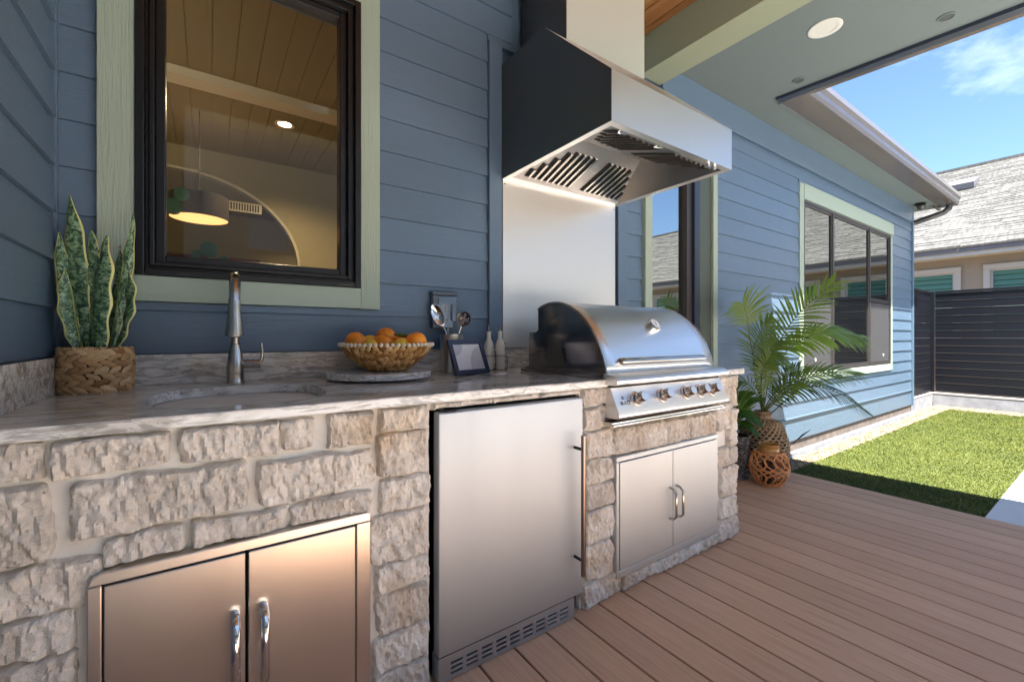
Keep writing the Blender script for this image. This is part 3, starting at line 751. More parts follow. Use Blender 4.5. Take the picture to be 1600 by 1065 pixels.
build('roof', MB().hexa([(RX1,-14.5,RZ1-.05),(RX1+7,-14.5,RZ0),(RX1+7,12.5,RZ0),(RX1,12.5,RZ1-.05),(RX1,-14.5,RZ1),(RX1+7,-14.5,RZ0+.05),(RX1+7,12.5,RZ0+.05),(RX1,12.5,RZ1)]), M['shingle'], nh)
def rz(x): return RZ0+(x-RX0)*(RZ1-RZ0)/(RX1-RX0)
for y in (3.62, -7.6):
    build('roof_vent', MB().hexa([(19.2,y-.8,rz(19.2)+.05),(19.9,y-.8,rz(19.9)+.03),(19.9,y+.8,rz(19.9)+.03),(19.2,y+.8,rz(19.2)+.05),(19.15,y-.8,rz(19.2)+.22),(20.0,y-.8,rz(20.0)+.16),(20.0,y+.8,rz(20.0)+.16),(19.15,y+.8,rz(19.2)+.22)]), M['fascia_n'], nh)

# ------------------------------------------------------------------ stone island
isl = thing('outdoor_kitchen', 'chipped cream limestone kitchen island with veined granite counter', 'kitchen island', (1.0,1.6,0))
def mplane(x0,x1,z0,z1,y):
    g = MB(); nx = max(2,int((x1-x0)/.012)); nzz = max(2,int((z1-z0)/.012))
    for j in range(nzz+1):
        for i in range(nx+1):
            x = x0+(x1-x0)*i/nx; z = z0+(z1-z0)*j/nzz
            g.v.append((x, y - .001 - .007*noise.noise(Vector((x*14,z*14,3))) - .004*noise.noise(Vector((x*50,z*50,1))), z))
    for j in range(nzz):
        for i in range(nx):
            a = j*(nx+1)+i; g.f.append((a,a+1,a+nx+2,a+nx+1))
    return g
FY = 1.282
build('core', MB().box(LX+.02,.572,FY+.014,2.06,0,.889).box(1.222,2.385,FY+.014,2.06,0,.70).box(1.222,1.36,FY+.014,2.06,.70,.889).box(2.19,2.385,FY+.014,2.06,.70,.889).box(.572,1.222,1.9,2.06,0,.889).box(.572,1.222,FY+.014,1.9,.868,.889), M['mortar'], isl)
for a in ((LX+.02,.572,0,.889),(.572,1.222,.868,.889),(1.222,1.36,0,.889),(1.36,2.19,0,.745),(2.19,2.385,0,.889)):
    build('mortar', mplane(*a, FY), M['mortar'], isl, smooth='all')
build('mortar', MB().box(1.222,1.228,1.30,1.9,0,.868).box(.566,.572,1.30,1.9,0,.868), M['mortar'], isl)
def stone(x0,x1,z0,z1,seed,y=FY,d=.030,side=None,m='stone',rough=1.0):
    rs = random.Random(seed); st_ = .0046
    nx = max(5,int((x1-x0)/st_)); nzz = max(5,int((z1-z0)/st_)); sx = (x1-x0)/2; sz = (z1-z0)/2; cx, cz = (x0+x1)/2, (z0+z1)/2
    x0 -= .003; x1 += .003; z0 -= .003; z1 += .003; sx = (x1-x0)/2; sz = (z1-z0)/2; cx, cz = (x0+x1)/2, (z0+z1)/2
    g = MB(); off = Vector((rs.random()*50, rs.random()*50, rs.random()*50))
    tiltx, tiltz = rs.uniform(-.05,.05), rs.uniform(-.08,.08)
    rc = min(sx,sz)*.26
    for j in range(nzz+1):
        for i in range(nx+1):
            a = -1+2*i/nx; b = -1+2*j/nzz
            e = max(abs(a),abs(b))
            # rounded rectangle remap
            px = a*sx; pz = b*sz
            ex_, ez_ = abs(px)-(sx-rc), abs(pz)-(sz-rc)
            if ex_ > 0 and ez_ > 0:
                l = sqrt(ex_*ex_+ez_*ez_); mxx = max(ex_,ez_); s_ = mxx/l
                px = math.copysign((sx-rc)+ex_*s_, px); pz = math.copysign((sz-rc)+ez_*s_, pz)
            X, Z = cx+px, cz+pz
            q = Vector((X*9,Z*9,0))+off
            wob = .012*noise.noise(q)*min(1,e**3*1.2) + .005*noise.noise(q*4)*e**3
            wob2 = .012*noise.noise(q+Vector((9,4,2)))*min(1,e**3*1.2) + .005*noise.noise(q*4+Vector((3,3,3)))*e**3
            X += wob; Z += wob2
            dist = min(sx-abs(a)*sx, sz-abs(b)*sz)
            prof = min(1, dist/.012); prof = sqrt(max(0,1-(1-prof)**2))
            q2 = Vector((X*14+Z*4.0, 5.0, Z*6-X*2))+off
            rg = 1-abs(noise.noise(q2*1.3))*2
            rg2 = 1-abs(noise.noise(q2*3.1+Vector((7,1,1))))*2
            fr = noise.fractal(q2*4.5,.65,2.1,4)
            h = d*(.60+.26*rg+.14*rg2)+.0085*fr*rough+ tiltx*px+tiltz*pz
            # chips: facetted cells
            cell = noise.noise(Vector((X*70,Z*60,seed)))
            h += .0012*cell*rough
            yy = y + .010 - (h+.012)*prof
            if side is None: g.v.append((X,yy,Z))
            else: g.v.append((side+ (y-yy), X, Z))
    for j in range(nzz):
        for i in range(nx):
            a = j*(nx+1)+i
            g.f.append((a,a+1,a+nx+2,a+nx+1) if side is None else (a,a+1,a+nx+2,a+nx+1))
    o = build('stone', g, M[m], isl, smooth=32)
    return o
STN = [(-.405,-.272,.812,.888),(-.264,-.068,.803,.885),(-.052,.150,.795,.884),(.152,.236,.800,.883),(.262,.398,.790,.884),(.408,.566,.815,.886),(.404,.566,.683,.808),
 (-.405,-.266,.645,.802),(-.238,.084,.672,.792),(.100,.396,.665,.782),
 (-.184,-.048,.602,.664),(-.036,.170,.602,.660),(.172,.384,.598,.658),(.408,.566,.578,.676),
 (-.405,-.190,.535,.636),(.386,.566,.428,.572),(.402,.566,.346,.424),(.398,.566,.222,.340),(.392,.566,.112,.216),(.396,.566,.010,.105),
 (-.405,-.224,.452,.530),(-.405,-.228,.345,.446),(-.405,-.222,.240,.338),(-.405,-.226,.130,.234),(-.405,-.226,.012,.124),
 (.580,.800,.872,.889),(.806,1.010,.872,.889),(1.016,1.214,.872,.889)]
for i,(a,b,c_,d_) in enumerate(STN): stone(a,b,c_,d_,i+1)
STR = [(1.226,1.362,.818,.886),(1.222,1.358,.722,.812),(1.240,1.404,.600,.716),(1.240,1.402,.500,.594),(1.250,1.402,.396,.494),(1.240,1.404,.258,.390),(1.236,1.402,.112,.252),(1.226,1.450,.006,.105),
 (1.410,1.600,.592,.708),(1.604,1.765,.588,.708),(1.769,1.958,.584,.706),(1.962,2.180,.584,.704),
 (2.186,2.330,.600,.735),(2.315,2.400,.500,.708),(2.195,2.312,.395,.505),(2.240,2.400,.235,.395),(2.232,2.400,.120,.230),(2.215,2.402,.010,.115),(2.315,2.400,.400,.492),(2.330,2.400,.715,.885),(2.200,2.325,.742,.885),
 (1.455,1.632,.006,.082),(1.638,1.850,.004,.070),(1.856,2.070,.004,.064),(2.076,2.210,.004,.066)]
for i,(a,b,c_,d_) in enumerate(STR): stone(a,b,c_,d_,i+60,m='stone2' if c_ > .38 else 'stone')
zr = .01
for r_ in range(7):
    yy = 1.30; k = 0; hh = (.12,.13,.11,.14,.12,.13,.125)[r_]
    while yy < 2.0:
        wd = (.26,.2,.3,.22)[(k+r_)%4]; y1 = min(yy+wd,2.05)
        if y1-yy > .06: stone(yy,y1,zr,min(zr+hh-.008,.885),300+r_*9+k,y=FY,side=2.385,m='stone')
        yy = y1+.01; k += 1
    zr += hh
# counter
sink_c = (.089,1.605); sa, sb = .232,.262
def se(t_, a=1.0, p=2.7):
    c_, s_ = cos(t_), sin(t_)
    return (sink_c[0]+sa*a*math.copysign(abs(c_)**(2/p),c_), sink_c[1]+sb*a*math.copysign(abs(s_)**(2/p),s_))
def rectpt(t_, x0,x1,y0,y1):
    cx,cy = sink_c; c_,s_ = cos(t_), sin(t_)
    k = min((x1-cx)/c_ if c_>1e-9 else (x0-cx)/c_ if c_<-1e-9 else 1e9, (y1-cy)/s_ if s_>1e-9 else (y0-cy)/s_ if s_<-1e-9 else 1e9)
    return (cx+c_*k, cy+s_*k)
CT, CB, CF, CBk = ZC, .890, 1.25, 2.066
g = MB(); n = 96; rx0, rx1 = LX+.02, .5
# angles incl. rectangle corners
angs = sorted([2*pi*i/n for i in range(n)] + [atan2(yy-sink_c[1],xx-sink_c[0])%(2*pi) for xx in (rx0,rx1) for yy in (CF+.004,CBk)])
n = len(angs)
for z_ in (CT,CB):
    for t_ in angs: g.v.append((*rectpt(t_,rx0,rx1,CF+.004,CBk),z_))
    for t_ in angs: g.v.append((*se(t_),z_))
for i in range(n):
    j = (i+1)%n
    g.f.append((i,j,n+j,n+i)); g.f.append((2*n+i,3*n+i,3*n+j,2*n+j)); g.f.append((n+i,n+j,3*n+j,3*n+i))
# front band, right part
g.box(rx1,1.36,CF+.004,CBk,CB,CT)
g.box(1.36,2.19,1.835,CBk,CB,CT); g.box(2.19,2.455,CF+.004,CBk,CB,CT)
def nose(x0,x1): g.ext([(CF+.0045,CT),(CF+.0015,CT-.001),(CF,CT-.004),(CF,CB+.004),(CF+.0015,CB+.001),(CF+.0045,CB)],x0,x1,'x')
nose(rx0,1.36); nose(2.19,2.455)
build('countertop', g, M['granite'], isl)
build('backsplash', B(LX+.022,2.30,CBk-.001,WY-.018,ZC,1.032), M['granite'], isl, bevel=.002)
build('backsplash', B(LX+.021,LX+.041,1.25,CBk-.002,ZC+.0005,1.034), M['granite'], isl, bevel=.002)
# sink
t = thing('sink', 'oval undermount stainless sink bowl in the granite counter', 'sink', (sink_c[0],sink_c[1],CB))
g = MB(); n = 64; prof = [(1.05,CB-.001),(.985,CB-.001),(.98,CB-.02),(.955,CB-.12),(.88,CB-.165),(.6,CB-.18),(.12,CB-.185)]
for a_,z_ in prof:
    for i in range(n): g.v.append((*se(2*pi*i/n,a_),z_))
for k in range(len(prof)-1):
    for i in range(n):
        j = (i+1)%n; g.f.append((k*n+i,k*n+j,(k+1)*n+j,(k+1)*n+i))
build('bowl', g, M['steel_door'], t, smooth=50)
build('drain', MB().lathe([(.045,0),(.04,.004),(.02,.001),(0,.001)], (sink_c[0],sink_c[1],CB-.187), 24), M['chrome'], t, smooth=40)
# faucet
fx, fy = .083,1.945
t = thing('faucet', 'brushed nickel pull down faucet behind the sink', 'faucet', (fx,fy,ZC))
build('body', MB().lathe([(.0,0),(.030,0),(.031,.006),(.029,.012),(.029,.04),(.0295,.06),(.0265,.09),(.021,.12),(.0165,.145),(.0165,.150),(.0135,.152)], (fx,fy,ZC), 32), M['nickel'], t, smooth=50)
arc = [(fx,fy,ZC+.15),(fx,fy,ZC+.24)]+[(fx-.010*i/10,fy-.085+.085*cos(pi*i/10*.98),ZC+.30+.095*sin(pi*i/10*.98)) for i in range(0,11)]
hx, hy, hz = arc[-1]
build('spout', MB().tube(arc, [.0135]*2+[.0145+.003*min(1,i/4) for i in range(11)], 16), M['nickel'], t, smooth=60)
build('spray_head', MB().lathe([(.0175,.006),(.0192,.0),(.0192,-.02),(.0205,-.05),(.0280,-.115),(.0280,-.125),(.024,-.128),(.0,-.126)], (hx,hy,hz-.002), 28), M['nickel'], t, smooth=50)
hd = build('handle', MB().tube([(fx+.02,fy,ZC+.075),(fx+.082,fy-.01,ZC+.075)], .0165, 18).tube([(fx+.055,fy-.006,ZC+.075),(fx+.057,fy-.006,ZC+.075)], .018, 18), M['nickel'], t, smooth=50, bevel=.002)
build('lever', MB().tube([(fx+.074,fy-.01,ZC+.078),(fx+.086,fy-.012,ZC+.09),(fx+.088,fy-.012,ZC+.12),(fx+.084,fy-.012,ZC+.155)], [.008,.0075,.006,.004], 10), M['nickel'], t, smooth=60)

# ------------------------------------------------------------------ doors
def loop_handle(par, x, y, z0, z1, r=.006, out=.036, m='chrome', sx=0.0):
    pts = [(x,y,z0),(x+sx*.6,y-out*.6,z0+.004),(x+sx,y-out,z0+.018),(x+sx,y-out,(z0+z1)/2),(x+sx,y-out,z1-.018),(x+sx*.6,y-out*.6,z1-.004),(x,y,z1)]
    return MB().tube(pts, r, 12)
t = thing('access_doors', 'brown reflecting stainless double doors below the sink', 'cabinet doors', (.08,1.27,0))
DX0,DX1,DZ1 = -.208,.378,.602
c_ = .022
fr = [(DX0,-.0),(DX1,-.0),(DX1,DZ1-c_*.3),(DX1-c_*.3,DZ1),(DX0+c_,DZ1),(DX0+c_*.3,DZ1-c_*.3),(DX0,DZ1-c_)]
g = MB(); g.box(DX0,DX0+.024,1.243,1.285,0.02,DZ1-.026).box(DX1-.040,DX1,1.243,1.285,.02,DZ1-.026)
g.ext([(DX0,DZ1-.0261),(DX1,DZ1-.0261),(DX1,DZ1-.006),(DX1-.006,DZ1),(DX0+.022,DZ1),(DX0+.007,DZ1-.007)],1.243,1.285,'y')
build('frame', g, M['steel_door'], t, bevel=.003)
build('recess', B(DX0+.02,DX1-.036,1.270,1.284,.02,DZ1-.02), M['void'], t)
for a,b,hxx,sx in ((DX0+.027,.0735,.052,-.0),(.0795,DX1-.043,.112,.0)):
    d_ = build('door', B(a,b,1.240,1.262,.03,DZ1-.029), M['steel_door'], t, bevel=.0025)
    build('handle', loop_handle(d_,hxx,1.241,  .262,.432,r=.0100,out=.042,sx=.0), M['chrome'], d_, smooth=60)
t = thing('access_doors', 'pale satin steel double doors below the grill', 'cabinet doors', (1.79,1.27,.1))
GX0_,GX1_,GZ0_,GZ1_ = 1.405,2.178,.078,.590
g = MB(); g.box(GX0_,GX0_+.016,1.246,1.285,GZ0_+.03,GZ1_-.022).box(GX1_-.016,GX1_,1.246,1.285,GZ0_+.03,GZ1_-.022).box(GX0_,GX1_,1.246,1.285,GZ1_-.022,GZ1_).box(GX0_,GX1_,1.246,1.285,GZ0_,GZ0_+.03)
build('frame', g, M['steel_pale'], t, bevel=.003)
build('recess', B(GX0_+.014,GX1_-.014,1.262,1.284,GZ0_+.02,GZ1_-.02), M['void'], t)
for a,b,hxx in ((GX0_+.019,1.7895,1.765),(1.7935,GX1_-.019,1.818)):
    d_ = build('door', B(a,b,1.244,1.260,GZ0_+.033,GZ1_-.025), M['steel_pale'], t, bevel=.002)
    build('handle', loop_handle(d_,hxx,1.245,.250,.395,r=.0062,out=.036), M['nickel'], d_, smooth=60)
# refrigerator
t = thing('refrigerator', 'under counter stainless refrigerator with long bar handle and vented kick plate', 'refrigerator', (.9,1.5,0))
build('body', B(.600,1.205,1.31,1.85,.004,.862), M['rubber'], t)
build('seal', B(.604,1.208,1.292,1.31,.09,.858), M['rubber'], t)
build('door', B(.592,1.212,1.248,1.291,.088,.857), M['steel_v'], t, bevel=.004)
g = MB(); kx0,kx1 = .592,1.170; zb,zt = .004,.084
slots = [(.635+.0575*i, .635+.0575*i+.043) for i in range(9)]
xs = [kx0]+[q for s_ in slots for q in s_]+[kx1]
for i in range(0,len(xs),2): g.box(xs[i],xs[i+1],1.252,1.300,zb,zt)
for a,b in slots:
    for z0,z1 in ((zb,.020),(.0275,.036),(.0435,.052),(.0595,zt)): g.box(a,b,1.252,1.300,z0,z1)
build('kick_plate', g, M['steel_v'], t)
build('vent_back', B(kx0+.01,kx1-.01,1.3005,1.309,zb,zt), M['void'], t)
hb = build('handle', MB().tube([(1.168,1.200,.190),(1.168,1.200,.722)], .0095, 16), M['bar'], t, smooth=40)
for z in (.245,.668): build('standoff', MB().tube([(1.168,1.249,z),(1.168,1.203,z)], .006, 10), M['wire'], hb)
g = MB().tube([(.612,1.275,.858),(.612,1.275,.868)], .008, 10); g.box(.62,.66,1.26,1.29,.8575,.861); build('hinge', g, M['rubber'], t)

# ------------------------------------------------------------------ grill
gr = thing('gas_grill', 'built in stainless gas grill with domed lid and five knobs', 'grill', (1.76,1.5,ZC))
GA, GB = 1.362, 2.158
prof = [(1.799,.945),(1.799,1.09),(1.722,1.13),(1.722,1.234),(1.70,1.246),(1.67,1.254),(1.64,1.2595),(1.60,1.261),(1.565,1.259),(1.53,1.252),(1.484,1.236),(1.437,1.210),(1.392,1.176),(1.356,1.139),(1.326,1.098),(1.301,1.057),(1.281,1.012),(1.269,.975),(1.263,.945)]
front = prof[3:]
# lid sheet: curved surface with slight bulge, built as strip with thickness
g = MB(); nx = 14; npf = len(front)
for i in range(nx+1):
    x = GA+.004+(GB-GA-.008)*i/nx
    for (yy,zz) in front: g.v.append((x,yy,zz))
for i in range(nx):
    for j in range(npf-1):
        a = i*npf+j; g.f.append((a,a+npf,a+npf+1,a+1))
lid = build('lid', g, M['lid'], gr, smooth='all')
sm = lid.modifiers.new('thick','SOLIDIFY'); sm.thickness = .004; sm.offset = 0
for xx in (GA, GB-.004):
    build('side_plate', MB().ext(prof, xx, xx+.004,'x'), M['steel_dark'], gr)
for xx in (GA-.002, GB-.002): build('lid_rim', MB().tube([(xx+.002,a,b) for a,b in front], .0055, 8), M['nickel'], gr, smooth=60)
build('rear_housing', B(GA+.004,GB-.004,1.722,1.799,.945,1.12), M['steel_dark'], gr)
g = MB(); g.ext([(1.83,ZC+.0005),(1.25,ZC+.0005),(1.25,ZC+.008),(1.83,ZC+.014)],GA-.030,GA-.001,'x').ext([(1.83,ZC+.0005),(1.25,ZC+.0005),(1.25,ZC+.008),(1.83,ZC+.014)],GB+.001,GB+.028,'x').box(GA,GB,1.262,1.83,.90,.944)
build('flange', g, M['steel_dark'], gr, bevel=.002)
g = MB().tube([(GA-.001,1.52,.985),(GA-.001,1.525,1.02),(GA-.001,1.53,1.045)], .007, 8); build('hinge_slot', g, M['void'], gr)
g = MB()
for yy,zz in ((1.72,1.02),(1.66,1.0),(1.72,1.06),(1.66,1.05)): g.tube([(GA-.003,yy,zz),(GA+.001,yy,zz)], .005, 10)
build('screw', g, M['bar'], gr)
# thermometer
n_ = Vector((0,-.76,.65)); Rm = n_.to_track_quat('Z','Y').to_matrix()
tp = Vector((1.80,1.362,1.146))
th_ = build('thermometer', MB().lathe([(.034,-.006),(.036,.016),(.034,.023),(.030,.0235),(.030,.019),(0,.019)], tp, 32, M=Rm), M['chrome'], gr, smooth=40)
build('dial', MB().lathe([(.0295,.0195),(.0295,.0205),(0,.0205)], tp, 28, M=Rm), M['paper'], th_)
build('needle', MB().tube([tp+Rm@Vector((-.004,-.008,.0225)), tp+Rm@Vector((.008,.015,.0225))], .0009, 5), M['ink'], th_)
# integrated handle: rounded bar
def capsule(x0,x1,yc,zc,ry,rz_,n=16,m=10):
    g = MB(); rings = []
    for i in range(m+1): a = pi/2*i/m; rings.append((x0+rz_*1.6*(1-sin(a)), cos(a)))
    rings = [(x0+ .03*(1-cos(pi/2*i/m)), sin(pi/2*i/m)) for i in range(m+1)]
    rings += [(x1-.03*(1-cos(pi/2*i/m)), sin(pi/2*i/m)) for i in range(m,-1,-1)]
    for xx,s_ in rings:
        for k in range(n): g.v.append((xx, yc+ry*s_*cos(2*pi*k/n), zc+rz_*s_*sin(2*pi*k/n)))
    for i in range(len(rings)-1):
        for k in range(n):
            k2=(k+1)%n; g.f.append((i*n+k,i*n+k2,(i+1)*n+k2,(i+1)*n+k))
    return g
build('handle', capsule(1.437,2.085,1.268,.990,.030,.017), M['nickel'], gr, smooth=True)
# shelf and control panel
build('front_shelf', MB().ext([(1.262,.9445),(1.215,.938),(1.196,.930),(1.188,.918),(1.190,.907),(1.200,.900),(1.262,.896)],GA-.018,GB+.018,'x'), M['hood'], gr, smooth=40)
build('panel_gap', B(GA,GB,1.232,1.262,.885,.8955), M['void'], gr)
pp = [(1.245,.887),(1.232,.887),(1.186,.782),(1.187,.770),(1.196,.762),(1.262,.762),(1.262,.884)]
cp = build('control_panel', MB().ext(pp,GA-.010,GB+.014,'x'), M['hood'], gr, smooth=40, bevel=.002)
build('drip_tray', MB().box(GA-.03,GB-.0,1.205,1.262,.734,.750).box(GA-.03,GB,1.195,1.205,.734,.742), M['nickel'], gr, bevel=.002)
g = MB()
for i in range(9): g.box(1.40+.083*i,1.44+.083*i,1.2415,1.246,.8885,.8925)
build('vent_slots', g, M['void'], gr)
pn = Vector((0,-.105,.046)).normalized(); Pm = pn.to_track_quat('Z','Y').to_matrix()
for x in (1.482,1.657,1.832,1.945,2.045):
    c0 = Vector((x,1.209,.834))
    kb = build('knob', MB().lathe([(.0225,.012),(.0230,.014),(.0210,.048),(.0200,.051),(0,.051)], c0, 26, M=Pm), M['knob'], cp, smooth=35)
    build('knob_face', MB().lathe([(.0197,.0512),(.0190,.0522),(0,.0522)], c0, 26, M=Pm), M['hood'], cp, smooth=35)
    build('bezel', MB().lathe([(.033,-.002),(.033,.006),(.028,.010),(.024,.0105),(0,.0105)], c0, 28, M=Pm), M['knob'], cp, smooth=35)
def text(s, size, loc, R_, m, name, parent, ext=.0004, xs=1.0):
    cu = bpy.data.curves.new('t','FONT'); cu.body = s; cu.size = size; cu.extrude = ext; cu.align_x = 'CENTER'; cu.align_y='CENTER'
    ob = bpy.data.objects.new('t', cu); COL.objects.link(ob)
    dg = bpy.context.evaluated_depsgraph_get(); me = bpy.data.meshes.new_from_object(ob.evaluated_get(dg))
    off = root_off(parent)
    for v_ in me.vertices: v_.co = (R_ @ Vector((v_.co.x*xs, v_.co.y, v_.co.z))) + Vector(loc) - off
    bpy.data.objects.remove(ob); bpy.data.curves.remove(cu)
    me.materials.clear(); me.materials.append(m)
    return link(name, me, parent)
Rt = Matrix(((1,0,0),(0,0,0),(0,0,0)))
up_ = Vector((0,.046*1,.105)).normalized()
Rt = Matrix((Vector((1,0,0)), up_, pn)).transposed()
text('BLAZE', .022, (1.412,1.2035,.824), Rt, M['ink'], 'lettering', cp)
text('B', .020, (1.402,1.211,.846), Rt, M['ink'], 'lettering', cp)
text('I', .014, (2.118,1.2085,.837), Rt, M['ink'], 'lettering', cp)

# ------------------------------------------------------------------ range hood
hd_ = thing('range_hood', 'large stainless vent hood with chimney above the grill', 'range hood', (1.83,1.66,1.99))
HX0,HX1,HY0,HY1,HZ = 1.363,2.300,1.238,2.070,1.990
sp_ = [(HY1,HZ),(HY1,2.636),(1.680,2.633),(HY0,2.205),(HY0,HZ)]
build('side_panel', MB().ext(sp_,HX0,HX0+.003,'x'), M['hood_shaded'], hd_)
build('side_panel', MB().ext(sp_,HX1-.003,HX1,'x'), M['hood'], hd_)
build('front_panel', B(HX0+.003,HX1-.003,HY0,HY0+.003,HZ,2.205), M['hood'], hd_)
build('sloped_panel', MB().ext([(HY0+.0005,2.2052),(1.680,2.633),(1.683,2.630),(HY0+.0035,2.2022)],HX0+.003,HX1-.003,'x'), M['hood'], hd_)
build('top_panel', B(HX0+.003,HX1-.003,1.684,HY1,2.630,2.633), M['hood_shaded'], hd_)
build('chimney_side', B(1.513,1.516,1.680,WY-.02,2.6335,WOOD-.001), M['hood_shaded'], hd_)
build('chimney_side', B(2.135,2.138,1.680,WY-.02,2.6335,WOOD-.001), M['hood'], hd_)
build('chimney_front', B(1.5162,2.1348,1.680,1.683,2.6335,WOOD-.001), M['flue'], hd_)
g = MB(); rw = .035
g.box(HX0+.003,HX1-.003,HY0+.003,HY0+rw,HZ+.001,HZ+.004).box(HX0+.003,HX1-.003,HY1-rw-.03,HY1,HZ+.001,HZ+.004).box(HX0+.003,HX0+rw,HY0+rw,HY1-rw-.03,HZ+.001,HZ+.004).box(HX1-rw,HX1-.003,HY0+rw,HY1-rw-.03,HZ+.001,HZ+.004)
build('bottom_rim', g, M['hood'], hd_)
# hipped cavity: ridge along x
ix0,ix1,iy0,iy1 = HX0+rw,HX1-rw,HY0+rw,HY1-rw-.03
ry,rz_,rxa,rxb = 1.655,2.125,1.61,2.07
q = {'A':(ix0,iy0,HZ+.004),'B':(ix1,iy0,HZ+.004),'C':(ix1,iy1,HZ+.004),'D':(ix0,iy1,HZ+.004),'E':(rxa,ry,rz_),'F':(rxb,ry,rz_)}
def face(name, keys, m): 
    g = MB(); g.v = [q[k] for k in keys]+[(q[k][0],q[k][1],q[k][2]+.003) for k in keys]; n = len(keys)
    g.f = [tuple(range(n)), tuple(reversed(range(n,2*n)))]; return build(name, g, M[m], hd_)
face('end_baffle_plate', 'BCF', 'hood_shaded'); face('end_baffle_plate','DAE','hood')
face('filter_bank','ABFE','hood_shaded'); face('filter_bank','CDEF','hood')
def slats(y_e, sgn):
    n = 18; lo, hi = ix0+.05, ix1-.05
    cnt = 0
    for i in range(n):
        x = lo+(hi-lo)*(i+.5)/n
        if i in (8,9): continue
        w_ = (hi-lo)/n*.45
        f = 1.0
        if x < rxa: f = (x-ix0)/(rxa-ix0)
        if x > rxb: f = (ix1-x)/(ix1-rxb)
        f0, f1 = .10, .10+.78*max(0,f-.12)
        if f1-f0 < .08: continue
        def P(xx,ff,o): return (xx, y_e+(ry-y_e)*ff, HZ+.004+(rz_-HZ-.004)*ff - o)
        # dark slot
        g = MB().hexa([P(x-w_/2,f0,.004),P(x+w_/2,f0,.004),P(x+w_/2,f1,.004),P(x-w_/2,f1,.004),P(x-w_/2,f0,.001),P(x+w_/2,f0,.001),P(x+w_/2,f1,.001),P(x-w_/2,f1,.001)])
        build('filter_slot', g, M['void'], hd_)
        xc = x+w_*1.1
        g = MB().hexa([P(xc-w_/2,f0,.012),P(xc+w_/2,f0,.008),P(xc+w_/2,f1,.008),P(xc-w_/2,f1,.012),P(xc-w_/2,f0,.001),P(xc+w_/2,f0,.001),P(xc+w_/2,f1,.001),P(xc-w_/2,f1,.001)])
        build('baffle_slat', g, M['nickel'], hd_)
slats(iy1,1); slats(iy0,-1)
for x in (1.50,1.75): build('hood_light', MB().lathe([(.026,0),(.026,-.003),(.018,-.004),(0,-.002)], (x,HY0+.02+.03,HZ+.012), 20), M['chrome'], hd_, smooth=40)
for x in (2.11,2.17): build('hood_knob', MB().tube([(x,HY0+.022,HZ+.002),(x,HY0+.022,HZ-.022)], .008, 12), M['chrome'], hd_, smooth=40)
# steel splash panel on the wall
t = thing('splash_panel', 'plain bright steel wall panel between grill and hood', 'backsplash panel', (1.83,WY,1.03))
build('sheet', B(1.368,2.295,WY-.040,WY-.017,1.0335,1.992), M['splash'], t)
g = MB()
for x in (1.38,2.283):
    for z in (1.965,1.06): g.tube([(x,WY-.040,z),(x,WY-.0425,z)], .004, 10)
build('screw', g, M['knob'], t)

# ------------------------------------------------------------------ outlet cover
t = thing('outlet_box', 'blue grey weatherproof outlet cover on the siding behind the utensils', 'outlet', (1.0,WY,1.23))
build('cover', MB().box(.935,1.072,WY-.048,WY-.012,1.14,1.31).box(.930,1.077,WY-.055,WY-.012,1.311,1.327), M['outlet'], t, bevel=.004)
build('socket', MB().box(.985,1.03,WY-.0505,WY-.0485,1.17,1.29), M['outlet_in'], t, bevel=.001)

# ------------------------------------------------------------------ countertop objects
def lump_weave(c0, prof, rows, per, lr, mat_, parent, name='weave', tilt=.55, vert=False, jitter=.15, fl=.5):
    """rows of leaf-shaped strands around a surface of revolution. prof(f)->(r,z)"""
    g = MB()
    for j in range(rows):
        f = (j+.5)/rows; r, z = prof(f); r1, z1 = prof(min(1,f+.02)); 
        for i in range(per):
            a = 2*pi*(i+(.5 if j%2 else 0))/per + random.uniform(-1,1)*jitter/per
            tang = Vector((-sin(a),cos(a),0)); outw = Vector((cos(a),sin(a),0)); upv = Vector(((r1-r)*cos(a),(r1-r)*sin(a),z1-z)).normalized()
            nrm = tang.cross(upv).normalized()
            if nrm.dot(outw) < 0: nrm = -nrm
            s_ = (1 if j%2 else -1)*tilt*random.uniform(.7,1.2)
            if vert: s_ = pi/2 + (1 if i%2 else -1)*tilt*random.uniform(.7,1.2)
            d1 = tang*cos(s_)+upv*sin(s_); d2 = nrm.cross(d1).normalized()
            Mx = Matrix((d1,d2,nrm)).transposed()
            L1, W1, T1 = lr[0]*random.uniform(.85,1.15), lr[1]*random.uniform(.85,1.15), lr[2]
            g.ball(Vector(c0)+Vector((r*cos(a),r*sin(a),z))+nrm*random.uniform(-.001,.002),(L1,W1,T1),7,5,M=Mx)
    return build(name, g, M[mat_], parent, smooth=True, stuff=True)
# snake plant basket
pc = (-.300,1.935,ZC)
t = thing('woven_planter', 'round water hyacinth basket holding the snake plant in the counter corner', 'basket', pc)
lump_weave(pc, lambda f:(.086+.006*sin(f*pi)-.002*f, .004+.138*f), 7, 17, (.024,.0115,.0075), 'weave', t, tilt=.5)
for z,r,q_ in ((.141,.0885,.0038),(.003,.087,.004)):
    g = MB()
    for i in range(44):
        a=2*pi*i/44; g.ball((pc[0]+r*cos(a),pc[1]+r*sin(a),ZC+z),(.0075,.0045,.004),6,4,M=Matrix.Rotation(a+pi/2+.35,3,'Z'))
    build('rim', g, M['weave'], t, smooth=True)
build('liner', MB().lathe([(0,.003),(.083,.003),(.085,.13),(.081,.13),(.078,.12),(0,.12)], pc, 28), M['dark'], t)
sp = thing('snake_plant', 'upright snake plant with yellow edged banded leaves', 'plant', (pc[0],pc[1],ZC+.12))
